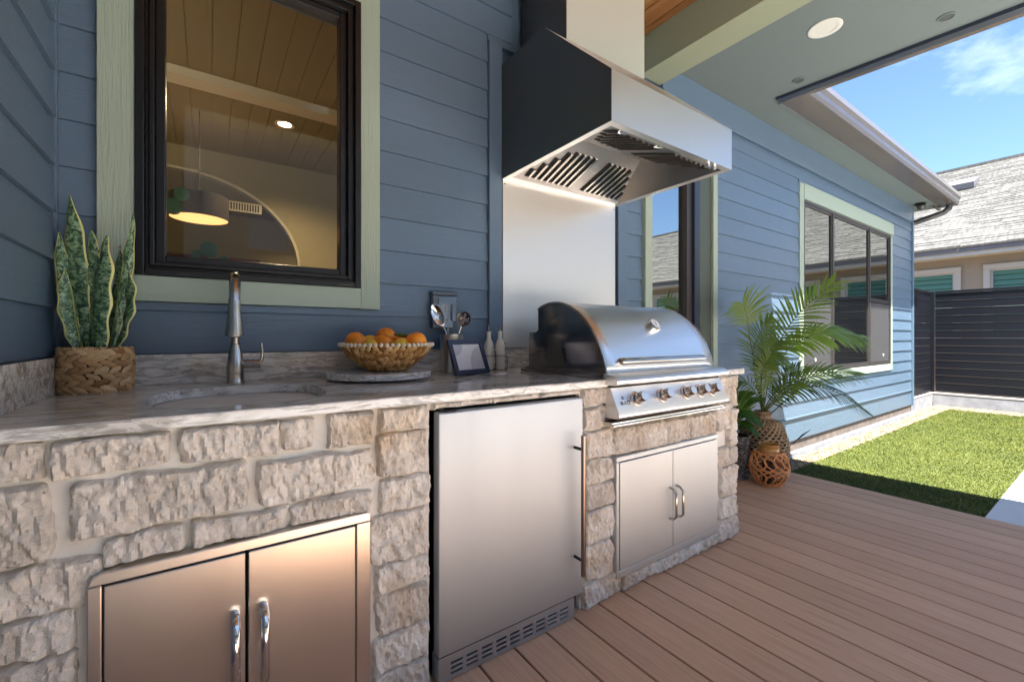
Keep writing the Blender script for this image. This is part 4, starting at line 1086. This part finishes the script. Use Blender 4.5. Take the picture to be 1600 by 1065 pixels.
def leaf(base, tip, wmax, face_a, bend, ph, twist=.25, wav=.0042, seg=26):
    g = MB(); g.uv = []; b0 = Vector(base); tp_ = Vector(tip); side = Vector((cos(face_a),sin(face_a),0)); nrm = Vector((-sin(face_a),cos(face_a),0))
    for i in range(seg+1):
        f = i/seg; c = b0.lerp(tp_, f) + Vector((bend[0],bend[1],0))*sin(pi*f)
        wd = wmax*(.45+.55*sin(min(1,f/.6)*pi/2))*(1 if f < .6 else max(.01,cos((f-.6)/.4*pi/2))**.8)
        tw = twist*sin(f*2.4+ph); s_ = side*cos(tw)+nrm*sin(tw); n_ = nrm*cos(tw)-side*sin(tw)
        for j in range(7):
            u = j/6; o = (u-.5)*2
            e = wav*sin(f*22+ph*3+(2 if o>0 else 0))*abs(o)**2
            cup = .28*wd*(o*o)
            g.v.append(tuple(c + s_*(o*wd+ .35*e*o) + n_*(cup+e))); g.uv.append((u,f+ph))
    for i in range(seg):
        for j in range(6):
            a = i*7+j; g.f.append((a,a+1,a+8,a+7))
    o = build('leaf', g, M['snake'], sp, smooth='all'); m_ = o.modifiers.new('t','SOLIDIFY'); m_.thickness=.0022; m_.offset=0
# camera-facing side direction is about (.82,-.57)
fa = atan2(-.57,.82)
def W(u,v,dy=0.0):   # helper used only to place leaf tips round the plant: sideways / up / depth offsets from pot centre
    return (pc[0]+.82*u+.57*dy, pc[1]-.57*u+.82*dy, ZC+v)
for (bu,bd,tu,tz,wd,ang,bnd,ph) in ((-.028,0,-.085,.660,.031,.1,(-.004,0),.3),(-.010,.012,-.036,.545,.026,.5,(.008,0),1.2),(.002,-.015,.030,.470,.028,-.3,(-.002,0),2.0),
        (.030,-.02,.062,.515,.036,.15,(-.008,0),2.9),(.022,.03,.080,.610,.016,.9,(.006,0),3.6),(.045,.01,.094,.405,.026,-.2,(.014,0),4.4),
        (-.045,-.01,-.106,.530,.022,.7,(-.004,0),5.1),(-.040,.03,-.094,.395,.024,.3,(-.014,0),5.8),(-.018,-.035,-.045,.40,.022,1.0,(-.01,0),.9),(.015,.04,.02,.50,.026,-.1,(0,0),1.7)):
    leaf(W(bu,.115,bd), W(tu,tz*.97,bd*1.6), wd*.92, fa+ang, bnd, ph)

# marble turntable + fruit basket
lz = (.600,1.842,ZC)
t = thing('lazy_susan', 'round grey veined marble turntable under the fruit basket', 'turntable', lz)
build('foot', MB().lathe([(0,.0005),(.15,.0005),(.15,.008),(0,.008)], lz, 40), M['void'], t)
build('board', MB().lathe([(0,.008),(.211,.008),(.215,.011),(.215,.030),(.212,.034),(0,.034)], lz, 72), M['granite'], t, smooth=30)
bc = (.632,1.846,ZC+.0345)
t = thing('fruit_basket', 'shallow woven basket with cream bead rim holding citrus fruit', 'basket', bc)
bp = lambda f:(.072+.118*(f**.72), .004+.102*f)
lump_weave(bc, bp, 7, 44, (.0170,.0112,.006), 'weave2', t, vert=True, tilt=.42)
build('liner', MB().lathe([(0,.002),(.070,.002)]+[(bp(f)[0]-.003,bp(f)[1]) for f in (.1,.3,.5,.7,.9,1)]+[(bp(f)[0]-.008,bp(f)[1]) for f in (1,.7,.4,.1)]+[(0,.008)], bc, 36), M['dark'], t, smooth=40)
bd_ = None
for i in range(56):
    a = 2*pi*i/56
    if bd_ is None:
        bd_ = build('bead', MB().ball(bc,.0085,10,7), M['bead'], t, smooth=True); me0 = bd_.data; bd_.location = (.192*cos(a),.192*sin(a),.110)
    else:
        o = bpy.data.objects.new('bead', me0); COL.objects.link(o); o.parent = t; o.location = (.192*cos(a),.192*sin(a),.110)
def fruit(name, lab, cat, su, dp, z, r, m, sq=.94, grp=None):
    c = (bc[0]+.82*su+.57*dp, bc[1]-.57*su+.82*dp, bc[2]+z)
    t = thing(name, lab, cat, c, grp)
    g = MB(); nr, ns = 16, 24
    Mx = Matrix.Rotation(random.uniform(-.6,.6),3,'X') @ Matrix.Rotation(random.uniform(-.5,.5),3,'Y')
    if name == 'orange': prof_ = [(r*sin(pi*i/nr)*(1+.0*i), -r*sq*cos(pi*i/nr)-(.12*r*math.exp(-((pi-pi*i/nr)*5)**2))) for i in range(nr+1)]
    else:
        Mx = Matrix.Rotation(random.uniform(.8,1.4),3,'Y') @ Mx
        prof_ = [(r*.86*sin(pi*i/nr)**.9 if 0<i<nr else 0, -r*1.12*cos(pi*i/nr)*(1+.10*abs(cos(pi*i/nr))**6)) for i in range(nr+1)]
    g.lathe(prof_, c, ns, M=Mx); build('peel', g, M[m], t, smooth='all')
    build('stem_end', MB().ball(Vector(c)+Mx@Vector((0,0,prof_[-1][1])),(.0045,.0045,.0025),8,5), M['fruitleaf'], t)
OR = 'oranges heaped in the fruit basket'
fruit('orange','leftmost large orange in the woven fruit basket','orange',-.128,-.02,.118,.047,'orange',grp=OR)
fruit('orange','tall orange standing highest at the middle of the fruit basket','orange',-.02,.05,.140,.045,'orange',grp=OR)
fruit('orange','orange in the middle of the basket, below the highest orange','orange',-.008,-.035,.110,.044,'orange',grp=OR)
fruit('orange','rightmost large orange with ribbed top in the fruit basket','orange',.128,-.02,.120,.046,'orange',grp=OR)
fruit('orange','dark orange tucked low at the back between middle and right oranges','orange',.038,.06,.118,.034,'orange',grp=OR)
fruit('lemon','yellow lemon at the front left of the fruit basket','lemon',-.050,-.09,.103,.030,'lemon')
fruit('lemon','yellow lemon behind the leftmost orange','lemon',-.085,.05,.122,.032,'lemon')
fruit('lemon','deeper yellow lemon lying right of centre in the basket front','lemon',.070,-.07,.104,.034,'lemon')
fruit('lemon','small yellow lemon peeking beside the rightmost orange','lemon',.095,.03,.118,.028,'lemon')
lf = MB(); lf.ball((bc[0]+.82*.062+.57*.0,bc[1]-.57*.062+.0,bc[2]+.150),(.034,.017,.009),14,8,M=Matrix.Rotation(-.55,3,'Z')@Matrix.Rotation(.12,3,'Y'))
o = build('leaf', lf, M['fruitleaf'], smooth=True, origin=(bc[0]+.05,bc[1]-.035,bc[2]+.15)); tag(o,'curled olive green leaf lying on the fruit right of centre','leaf')

# utensil crock
uc = (1.012,1.985,ZC)
t = thing('utensil_crock', 'cylindrical stainless steel crock full of serving utensils', 'utensil holder', uc)
build('cup', MB().lathe([(0,0.0005),(.058,.0005),(.058,.190),(.0555,.190),(.0555,.006),(0,.006)], uc, 40), M['steel'], t, smooth=40)
def utensil(name,lab,cat,pts,r): 
    t = thing(name,lab,cat,(uc[0],uc[1],ZC+.01)); build('shaft', MB().tube(pts,r,8), M['nickel'], t, smooth=60); return t
def L3(su,dp,z): return Vector((uc[0]+.85*su+.52*dp, uc[1]-.52*su+.85*dp, ZC+z))
fdir = Vector((-.50,-.86,.15)).normalized()
def bowl(c, rx, rz_, depth, nrm, upv, m, par, nm='bowl', holes=False):
    sx_ = upv.cross(nrm).normalized(); g = MB(); nr, na = 7, 22
    for i in range(nr+1):
        f = i/nr
        for k in range(na):
            a = 2*pi*k/na; g.v.append(tuple(c + sx_*rx*f*cos(a) + upv*rz_*f*sin(a) - nrm*depth*(1-f*f)))
    for i in range(nr):
        for k in range(na):
            k2=(k+1)%na; 
            if holes and i in (2,4) and k%4 in (0,1): continue
            g.f.append((i*na+k,i*na+k2,(i+1)*na+k2,(i+1)*na+k))
    o = build(nm, g, M[m], par, smooth='all'); s_ = o.modifiers.new('s','SOLIDIFY'); s_.thickness=.0015
t = utensil('serving_spoon','shiny oval serving spoon leaning left in the steel crock','spoon',[L3(.02,.0,.015),L3(-.03,0,.20),L3(-.046,0,.235)],.0042)
u_ = (L3(-.090,0,.34)-L3(-.040,0,.225)).normalized(); bowl(L3(-.070,-.005,.288),.030,.062,.016,(fdir-u_*fdir.dot(u_)).normalized(),u_,'chrome',t)
t = utensil('turner','slotted steel turner standing in the crock beside the spoon','spatula',[L3(.0,.02,.015),L3(-.020,.02,.20),L3(-.022,.02,.23)],.004)
g = MB(); cc = L3(-.030,.02,.235)
ux = Vector((.86,-.5,0)); 
def TP(a,b,o=0):
    a *= 1.22; b *= 1.08
    return tuple(L3(-.024,.02,.225)+ux*a+Vector((-.004*0,0,1))*b+Vector((.5,.86,0))*o)
for a0,a1,b0,b1 in ((-.036,-.022,0.03,.11),(-.012,-.004,.03,.11),(.005,.013,.03,.11),(.022,.036,.03,.11),(-.036,.036,.11,.145),(-.022,.022,0,.03)):
    g.hexa([TP(a0,b0),TP(a1,b0),TP(a1,b0,.0015),TP(a0,b0,.0015),TP(a0*1.02,b1),TP(a1*1.02,b1),TP(a1,b1,.0015),TP(a0,b1,.0015)])
build('blade', g, M['chrome'], t)
t = utensil('slotted_ladle','round dark slotted ladle leaning right in the steel crock','ladle',[L3(.0,.0,.015),L3(.035,0,.19),L3(.048,0,.232)],.0042)
u_ = Vector((.25,-.1,1)).normalized(); bowl(L3(.062,-.004,.268),.037,.040,.022,(fdir-u_*fdir.dot(u_)).normalized(),u_,'bar',t,holes=True)

# picture frame
A0 = Vector((.902,1.737,ZC+.0015)); A1 = Vector((1.112,1.790,ZC+.0015)); bx_ = (A1-A0).normalized(); nb = Vector((0,0,1)).cross(bx_).normalized()
upf = (Vector((0,0,1))*.155+nb*.062).normalized(); nf = bx_.cross(upf).normalized()
Wf, Hf = (A1-A0).length, .170
def FP(a,b,o): return tuple(A0+bx_*a+upf*b+nf*o)
def fbox(a0,a1,b0,b1,o0,o1): return [FP(a0,b0,o0),FP(a1,b0,o0),FP(a1,b0,o1),FP(a0,b0,o1),FP(a0,b1,o0),FP(a1,b1,o0),FP(a1,b1,o1),FP(a0,b1,o1)]
t = thing('picture_frame', 'slate blue tabletop frame with white printed sheet', 'picture frame', tuple(A0))
g = MB(); bw_ = .022
for a in ((0,bw_,0,Hf),(Wf-bw_,Wf,0,Hf),(bw_,Wf-bw_,0,bw_),(bw_,Wf-bw_,Hf-bw_,Hf)): g.hexa(fbox(*a,.014,.0))
build('moulding', g, M['navyframe'], t, bevel=.0015)
build('print', MB().hexa(fbox(bw_,Wf-bw_,bw_,Hf-bw_,.006,.004)), M['paper'], t)
# printed shapes: pale curved corner fields and faint rules
g = MB(); a0,a1,b0,b1 = bw_,Wf-bw_,bw_,Hf-bw_; n = 14
ctr = (a0,b1); rr = .062
vs = [FP(*ctr,.0065)]+[FP(ctr[0]+rr*1.0*cos(-pi/2*i/n)**1.0, ctr[1]+rr*sin(-pi/2*i/n)*.9,.0065) for i in range(n+1)]
g.v = vs; g.f = [(0,i+1,i+2) for i in range(n)]
b_ = len(g.v); ctr = (a1,b0)
g.v += [FP(*ctr,.0065)]+[FP(ctr[0]-.085*cos(pi/2*i/n), ctr[1]+.115*sin(pi/2*i/n),.0065) for i in range(n+1)]
g.f += [(b_,b_+i+2,b_+i+1) for i in range(n)]
build('print_shape', g, M['paper_grey'], t)
g = MB()
for i in range(5): g.hexa(fbox(a0+.06,a1-.03-.008*i,b1-.030-.011*i,b1-.0295-.011*i,.0068,.006))
build('print_rule', g, M['paper_grey'], t)
build('easel', MB().hexa([FP(Wf/2-.02,0.0,.0),FP(Wf/2+.02,0.0,.0),tuple(A0+bx_*(Wf/2+.02)+nb*.08),tuple(A0+bx_*(Wf/2-.02)+nb*.08),FP(Wf/2-.02,.11,-.001),FP(Wf/2+.02,.11,-.001),FP(Wf/2+.02,.11,-.003),FP(Wf/2-.02,.11,-.003)]), M['navyframe'], t)
# bottles + rack
for (x,y,lab) in ((1.222,1.968,'left cream ceramic oil bottle with steel pourer in the wire rack'),(1.278,1.945,'right cream ceramic oil bottle with steel pourer in the wire rack')):
    t = thing('oil_bottle', lab, 'bottle', (x,y,ZC+.004), 'ceramic oil bottles beside the picture frame')
    build('body', MB().lathe([(0,0),(.024,0),(.026,.003),(.026,.125),(.024,.137),(.013,.160),(.0115,.170),(.0115,.192),(.0135,.194),(.0135,.200),(0,.200)], (x,y,ZC+.004), 28), M['ceramic'], t, smooth=40)
    build('pourer', MB().lathe([(.008,.2001),(.008,.205),(.003,.208),(.0025,.236),(0,.236)], (x,y,ZC+.004), 12), M['nickel'], t, smooth=40)
t = thing('wire_rack', 'black wire rack around the two ceramic bottles', 'rack', (1.25,1.957,ZC))
g = MB(); d1 = Vector((.925,-.38,0)); d2 = Vector((.38,.925,0)); c = Vector((1.25,1.957,ZC+.002))
cor = [c-d1*.063-d2*.034, c+d1*.063-d2*.034, c+d1*.063+d2*.034, c-d1*.063+d2*.034]
for z in (.001,.075):
    for i in range(4): g.tube([cor[i]+Vector((0,0,z)), cor[(i+1)%4]+Vector((0,0,z))], .0016, 6)
for q_ in cor: g.tube([q_, q_+Vector((0,0,.075))], .0016, 6)
m0 = (cor[0]+cor[1])/2; m1 = (cor[2]+cor[3])/2
for z in (.001,.075): g.tube([m0+Vector((0,0,z)), m1+Vector((0,0,z))], .0016, 6)
g.tube([m0, m0+Vector((0,0,.1))], .0016, 6)
build('wire', g, M['wire'], t)
# loose cards
for i,(x,y,a,lab,lx,ly) in enumerate(((1.055,1.690,.5,'small dark business card lying left in front of the picture frame',.03,.018),(1.115,1.700,-.2,'pale business card lying in the middle in front of the frame',.034,.02),(1.165,1.745,.3,'white business card lying right beside the frame near the rack',.03,.02))):
    R_ = Matrix.Rotation(a,3,'Z'); g = MB(); z = ZC+.0006+.0006*i
    g.hexa([tuple(R_@Vector(p)+Vector((x,y,z))) for p in ((-lx,-ly,0),(lx,-ly,0),(lx,ly,0),(-lx,ly,0),(-lx,-ly,.0005),(lx,-ly,.0005),(lx,ly,.0005),(-lx,ly,.0005))])
    o = build('business_card', g, M['paper'] if i else M['ink'], origin=(x,y,ZC)); tag(o, lab, 'card', 'cards on the counter')

# ------------------------------------------------------------------ floor baskets and plants
def net(g, c, prof, na, nt_, r, turns=.5, seg=26, ph=0):
    for s_ in (1,-1):
        for k in range(na):
            pts = []
            for i in range(seg+1):
                f = i/seg; rr, z = prof(f); a = 2*pi*k/na + s_*2*pi*turns*f + ph
                pts.append((c[0]+(rr+s_*.002)*cos(a), c[1]+(rr+s_*.002)*sin(a), c[2]+z))
            g.tube(pts, r, 5, caps=False)
jc = (3.73,1.75,.0)
def jp(f):
    if f < .86: 
        g_ = f/.86; return (.105+.088*sin(pi*min(1,.12+g_*.80))**.9 - .02*g_, .42*g_)
    g_ = (f-.86)/.14; return (.060-.005*g_, .42+.055*g_)
t = thing('woven_jug', 'large round tan woven jug holding the palm at the deck edge', 'planter', jc)
g = MB(); net(g, jc, lambda f: jp(f*.86), 22, 0, .0075, .42, 30)
for i in range(17):
    rr, z = jp(.86*(i+.5)/17); pts = [(jc[0]+(rr+.001*((k+i)%2))*cos(2*pi*k/40), jc[1]+(rr+.001)*sin(2*pi*k/40), z+.004*sin(k*pi+i)) for k in range(41)]
    g.tube(pts, .0055, 5, caps=False)
o = build('woven_body', g, M['weave3'], t, smooth=True, stuff=True)
g = MB(); net(g, jc, lambda f: (.060-.006*sin(pi*f),.405+.075*f), 10, 0, .0065, .35, 10)
for z in (.405,.445,.482): g.tube([(jc[0]+.060*cos(2*pi*k/24),jc[1]+.060*sin(2*pi*k/24),z) for k in range(25)], .007, 6, caps=False)
build('neck', g, M['weave3'], t, smooth=True)
build('liner', MB().lathe([(0,.004)]+[(jp(.86*f)[0]-.012,jp(.86*f)[1]+.004) for f in (0,.15,.3,.45,.6,.75,.9)]+[(.05,.42),(.048,.47),(0,.47)], jc, 28), M['dark'], t, smooth=True)
# lantern
lc = (3.42,1.56,.0)
def lp(f): return (.075+.056*sin(pi*min(1,.05+f*.82))**1.1, .008+.235*f)
t = thing('rattan_lantern', 'orange brown rattan lantern with open curls standing on the deck', 'lantern', lc)
random.seed(12)
for k in range(13):
    a0 = 2*pi*k/13
    for s_ in (1,-1):
        pts = []
        am = .55*s_
        for i in range(21):
            f = i/20; rr, z = lp(f); a = a0 + am*sin(pi*f*1.9+ (0 if s_>0 else .6)); pts.append((lc[0]+rr*cos(a), lc[1]+rr*sin(a), lc[2]+z))
        build('cane', MB().tube(pts, .0052, 6), M['rattan'], t, smooth=60)
g = MB()
for f,r_ in ((0,.006),(.5,.005),(1,.006)):
    rr,z = lp(f); g.tube([(lc[0]+rr*cos(2*pi*k/28),lc[1]+rr*sin(2*pi*k/28),z) for k in range(29)], r_, 6, caps=False)
for dz in (0,.009): g.tube([(lc[0]+.078*cos(2*pi*k/28),lc[1]+.078*sin(2*pi*k/28),.006+dz) for k in range(29)], .005, 6, caps=False)
build('hoop', g, M['rattan'], t, smooth=True)
build('collar', MB().lathe([(.068,.242),(.072,.246),(.066,.262),(.066,.285),(.074,.296),(.070,.302),(.060,.296),(.060,.246)], lc, 32, close=True), M['rattan_band'], t, smooth=50)
build('base', MB().lathe([(0,.001),(.072,.001),(.072,.008),(0,.008)], lc, 28), M['rattan'], t)
build('glass_cup', MB().lathe([(0,.010),(.040,.010),(.045,.16),(.043,.16),(.038,.012),(0,.012)], lc, 24), M['dark'], t, smooth=40)
# dark basket
dc = (3.385,1.80,.0)
t = thing('dark_basket', 'tall grey brown coiled basket partly behind the island corner', 'basket', dc)
g = MB()
for i in range(24):
    z = .010+.0137*i; rr = .098+.006*sin(i*.3)
    for k in range(30):
        a = 2*pi*(k+(i%2)*.5)/30; g.ball((dc[0]+rr*cos(a),dc[1]+rr*sin(a),z),(.0125,.006,.0068),6,4,M=Matrix.Rotation(a+pi/2,3,'Z'))
build('weave', g, M['weave4'], t, smooth=True, stuff=True)
build('liner', MB().lathe([(0,.003),(.094,.003),(.096,.325),(.090,.325),(.088,.30),(0,.30)], dc, 24), M['soil'], t)

# palm fronds: rachis curve plus leaflets
palm = thing('palm_plant', 'leafy areca palm spreading from the woven jug in front of the far window', 'potted palm', (jc[0],jc[1],.45))
def catmull(P_s, n=24):
    P_s = [Vector(p) for p in P_s]; P_s = [P_s[0]*2-P_s[1]]+P_s+[P_s[-1]*2-P_s[-2]]; out = []
    segs = len(P_s)-3
    for s_ in range(segs):
        a,b,c,d = P_s[s_:s_+4]
        for i in range(n//segs+ (1 if s_ == segs-1 else 0)):
            t_ = i/(n//segs); out.append(.5*((2*b)+(-a+c)*t_+(2*a-5*b+4*c-d)*t_*t_+(-a+3*b-3*c+d)*t_**3))
    return out
def J(su, z, dp=0.0): return Vector((jc[0]+.82*su+.572*dp, jc[1]-.572*su+.82*dp, z))
def frond(ctrl, f_start, nl, ll, wl, m, droop=.35, seed=0, up=None, fold=.5):
    rs = random.Random(seed); pts = catmull([J(*c) for c in ctrl], 30)
    g = MB(); m_ = len(pts)
    g.tube(pts, [.0045*(1-.75*i/(m_-1))+.0008 for i in range(m_)], 6)
    fr_ = build('frond', g, M['terra'], palm, smooth=60)
    g = MB()
    for i in range(nl):
        f = f_start+(1-f_start)*(i+.3)/nl; q_ = f*(m_-1); a = int(min(q_,m_-2)); p = pts[a].lerp(pts[a+1], q_-a)
        tg = (pts[a+1]-pts[a]).normalized()
        upv = up if up is not None else Vector((-.3,-.45,.84)); upv = (upv-tg*upv.dot(tg)).normalized(); sd_ = tg.cross(upv).normalized()
        s01 = (f-f_start)/(1-f_start); L_ = ll*(.45+.75*sin(pi*(.12+.80*s01)))*rs.uniform(.88,1.1)
        for s_ in (1,-1):
            ang = 1.12-.62*s01 + rs.uniform(-.08,.08)
            d0 = (tg*cos(ang)+sd_*s_*sin(ang)+upv*fold*(.5)).normalized()
            w_ = wl*rs.uniform(.85,1.15); nseg = 5; b = len(g.v)
            n0 = d0.cross(tg).normalized()
            if n0.z < 0: n0 = -n0
            wv = n0.cross(d0).normalized(); pos = p.copy(); d = d0.copy()
            for k in range(nseg+1):
                ff = k/nseg; ww = w_*(.35+.65*sin(pi*min(1,ff*1.3+.1)*.6))*(1-ff**3)+.0004
                g.v.append(tuple(pos+wv*ww)); g.v.append(tuple(pos-wv*ww))
                d = (d+Vector((0,0,-droop*.22*(1+ff)))).normalized(); pos = pos+d*L_/nseg
            for k in range(nseg): g.f.append((b+2*k,b+2*k+1,b+2*k+3,b+2*k+2))
    build('leaflets', g, M[m], fr_, smooth='all')
F = [ # sideways, height, depth
 ([(0,.47,0),(-.05,.80,.0),(-.10,1.05,.0),(-.13,1.18,-.02),(-.17,1.29,-.06),(-.22,1.36,-.10)], .62, 17, .22,.0080,'palm',.42,1,Vector((-.6,-.75,.15)),.15),
 ([(0,.47,0),(.02,.80,-.02),(.10,1.05,-.05),(.25,1.30,-.10),(.47,1.52,-.16)], .38, 26, .20,.0095,'palm',.30,2,None,.3),
 ([(0,.47,0),(.05,.80,-.04),(.18,1.02,-.10),(.36,1.13,-.2),(.56,1.10,-.28)], .45, 26, .21,.0125,'palm_bright',.55,3,None,.2),
 ([(0,.47,0),(-.03,.72,-.03),(-.02,.88,-.06),(.06,.93,-.10),(.16,.86,-.14)], .40, 18, .13,.0080,'palm',.8,4,None,.2),
 ([(0,.47,0),(.06,.62,-.04),(.20,.76,-.10),(.40,.82,-.18),(.60,.80,-.25)], .30, 24, .17,.0075,'palm',.35,5,None,.3),
 ([(0,.47,0),(.10,.60,-.05),(.28,.70,-.12),(.48,.66,-.18),(.68,.50,-.24)], .28, 26, .15,.0080,'palm_blue',.6,6,None,.3),
 ([(0,.47,0),(.00,.70,.04),(.04,.88,.06),(.12,1.00,.08),(.22,1.05,.10)], .30, 20, .15,.0070,'palm_blue',.4,7,None,.3),
 ([(0,.47,0),(-.02,.66,-.02),(-.02,.80,-.03),(.02,.95,-.04),(.08,1.06,-.06)], .25, 18, .13,.0065,'palm',.5,8,None,.3),
 ([(0,.47,0),(-.04,.60,.0),(-.10,.70,.02),(-.17,.72,.03),(-.24,.66,.03)], .25, 16, .13,.0070,'palm',.6,9,None,.3),
 ([(0,.47,0),(.05,.55,-.06),(.10,.65,-.08),(.14,.78,-.1),(.22,.86,-.12)], .25, 16, .12,.0065,'palm_blue',.5,10,None,.3)]
F += [([(0,.47,0),(-.03,.75,.05),(-.03,.95,.08),(.03,1.12,.10),(.14,1.24,.10)], .35, 22, .17,.0075,'palm',.4,11,None,.3),
 ([(0,.47,0),(.03,.60,-.10),(.12,.72,-.18),(.26,.80,-.26),(.42,.78,-.33)], .25, 22, .16,.0075,'palm',.5,12,None,.3),
 ([(0,.47,0),(-.05,.58,-.08),(-.08,.70,-.12),(-.08,.84,-.15),(-.04,.95,-.18)], .25, 18, .13,.0065,'palm',.5,13,None,.3)]
for a in F: frond(*a)
build('dry_frond', MB().tube([J(0.02,.46,-.05),J(.08,.56,-.12),J(.15,.66,-.16)],.004,6).tube([J(.12,.27,-.2),J(.18,.34,-.22),J(.23,.385,-.24)],[.002,.006,.001],6), M['wire'], palm)
# broad leafed plant in the dark basket
bp_ = thing('broadleaf_plant', 'low glossy broad leafed plant with grassy fronds in the dark basket', 'potted plant', (dc[0],dc[1],.3))
def D(su,z,dp=0.0): return Vector((dc[0]+.82*su+.572*dp, dc[1]-.572*su+.82*dp, z))
def bleaf(base, mid, tip, w_, m='broad', nrm=Vector((-.3,-.6,.7))):
    pts = catmull([base, mid, tip], 16); g = MB(); n = len(pts)
    for i,p in enumerate(pts):
        f = i/(n-1); tg = (pts[min(i+1,n-1)]-pts[max(i-1,0)]).normalized(); s_ = tg.cross(nrm).normalized(); nn = s_.cross(tg)
        ww = w_*max(0,sin(pi*max(0,(f-.25)/.75)))**.7 if f > .25 else 0
        ww += .0025
        for j in (-1,-.5,0,.5,1): g.v.append(tuple(p+s_*ww*j+nn*(abs(j)*.25*ww)))
    for i in range(n-1):
        for j in range(4): a = i*5+j; g.f.append((a,a+1,a+6,a+5))
    build('leaf', g, M[m], bp_, smooth='all')
bleaf(D(0,.30),D(.05,.50),D(.17,.40,-.1),.055); bleaf(D(0,.30),D(.02,.60),D(.14,.66,-.05),.035); bleaf(D(0,.30),D(-.02,.50,-.05),D(.07,.48,-.15),.05)
bleaf(D(0,.30),D(.06,.56,-.02),D(.22,.62,-.05),.03); bleaf(D(0,.30),D(-.05,.55),D(-.10,.62),.04); bleaf(D(0,.30),D(.04,.42,-.05),D(.12,.34,-.13),.04)
bleaf(D(0,.30),D(.0,.66,.02),D(-.06,.72,.02),.03,'palm'); bleaf(D(0,.30),D(-.04,.42),D(-.12,.40,-.05),.045)
rs = random.Random(5)
for i in range(26):
    a = rs.uniform(-pi,pi); l = rs.uniform(.25,.42); bleaf(D(0,.30), D(.05*cos(a),.30+l*.65,.05*sin(a)), D(.16*cos(a),.30+l,.16*sin(a)), .006, 'palm')

# ------------------------------------------------------------------ surroundings behind the camera (they show in the steel and glass)
t = thing('added_board_wall', 'added tan board wall, out of view, giving the steel a brown reflection', 'fence', (2,-9.2,GZ))  # unseen wall added so the steel picks up a brown tone
for i in range(12): build('board', B(-7,10.9,-9.24,-9.2,GZ+.02+.15*i,GZ+.02+.15*i+.142), mat('added wall tan board',(.32,.24,.16),.7) if i == 0 else bpy.data.materials['added wall tan board'], t)
t = thing('hedge', 'clipped green hedge beyond the yard', 'hedge', (0,-10.5,GZ))
g = MB(); rs = random.Random(9)
for i in range(5000):
    x = rs.uniform(-8,11); y = rs.uniform(-11,-9.8); z = rs.uniform(GZ,2.7); a = rs.uniform(0,6.28); b_ = rs.uniform(-.8,.8); s_ = rs.uniform(.06,.12)
    d1 = Vector((cos(a),sin(a),b_)).normalized()*s_; d2 = Vector((-sin(a),cos(a),rs.uniform(-.6,.6))).normalized()*s_*.5; b = len(g.v); c = Vector((x,y,z))
    g.v += [tuple(c-d1),tuple(c+d2),tuple(c+d1),tuple(c-d2)]; g.f.append((b,b+1,b+2,b+3))
build('foliage', g, M['palm'], t, stuff=True)
build('core', B(-8,11,-10.9,-9.9,GZ,2.5), mat('hedge core',(.02,.035,.01),.9), t)

t = thing('sky_block_house', 'added tall house, out of view, blocking sky from the window reflections', 'house', (1,-14,GZ))  # unseen house added to cut the sky mirrored in the glass
build('wall', B(-12,11,-20,-13,GZ,8.6), mat('sky block house pale grey',(.42,.43,.44),.8), t)
build('roof', MB().hexa([(-12.5,-20.5,8.6),(11.5,-20.5,8.6),(11.5,-12.5,8.6),(-12.5,-12.5,8.6),(-9,-17,10.6),(8,-17,10.6),(8,-16,10.6),(-9,-16,10.6)]), M['shingle'], t)
for x in (-8,-4,1,5.5):
    for z in (1.0,4.0):
        q_ = build('window', B(x,x+1.4,-12.97,-12.93,z,z+1.5), M['white'], t); build('pane', B(x+.08,x+1.32,-12.925,-12.92,z+.08,z+1.42), M['glass2'], q_)

# remove stray empty meshes' problems: give every mesh-less window holder a tiny real sill line
for o in list(bpy.data.objects):
    if o.type == 'MESH' and len(o.data.vertices) == 0:
        nm, par, ch = o.name, o.parent, list(o.children); loc = o.location.copy()
        e = bpy.data.objects.new('window', None); COL.objects.link(e); e.parent = par; e.location = loc
        for c in ch: c.parent = e
        bpy.data.objects.remove(o)
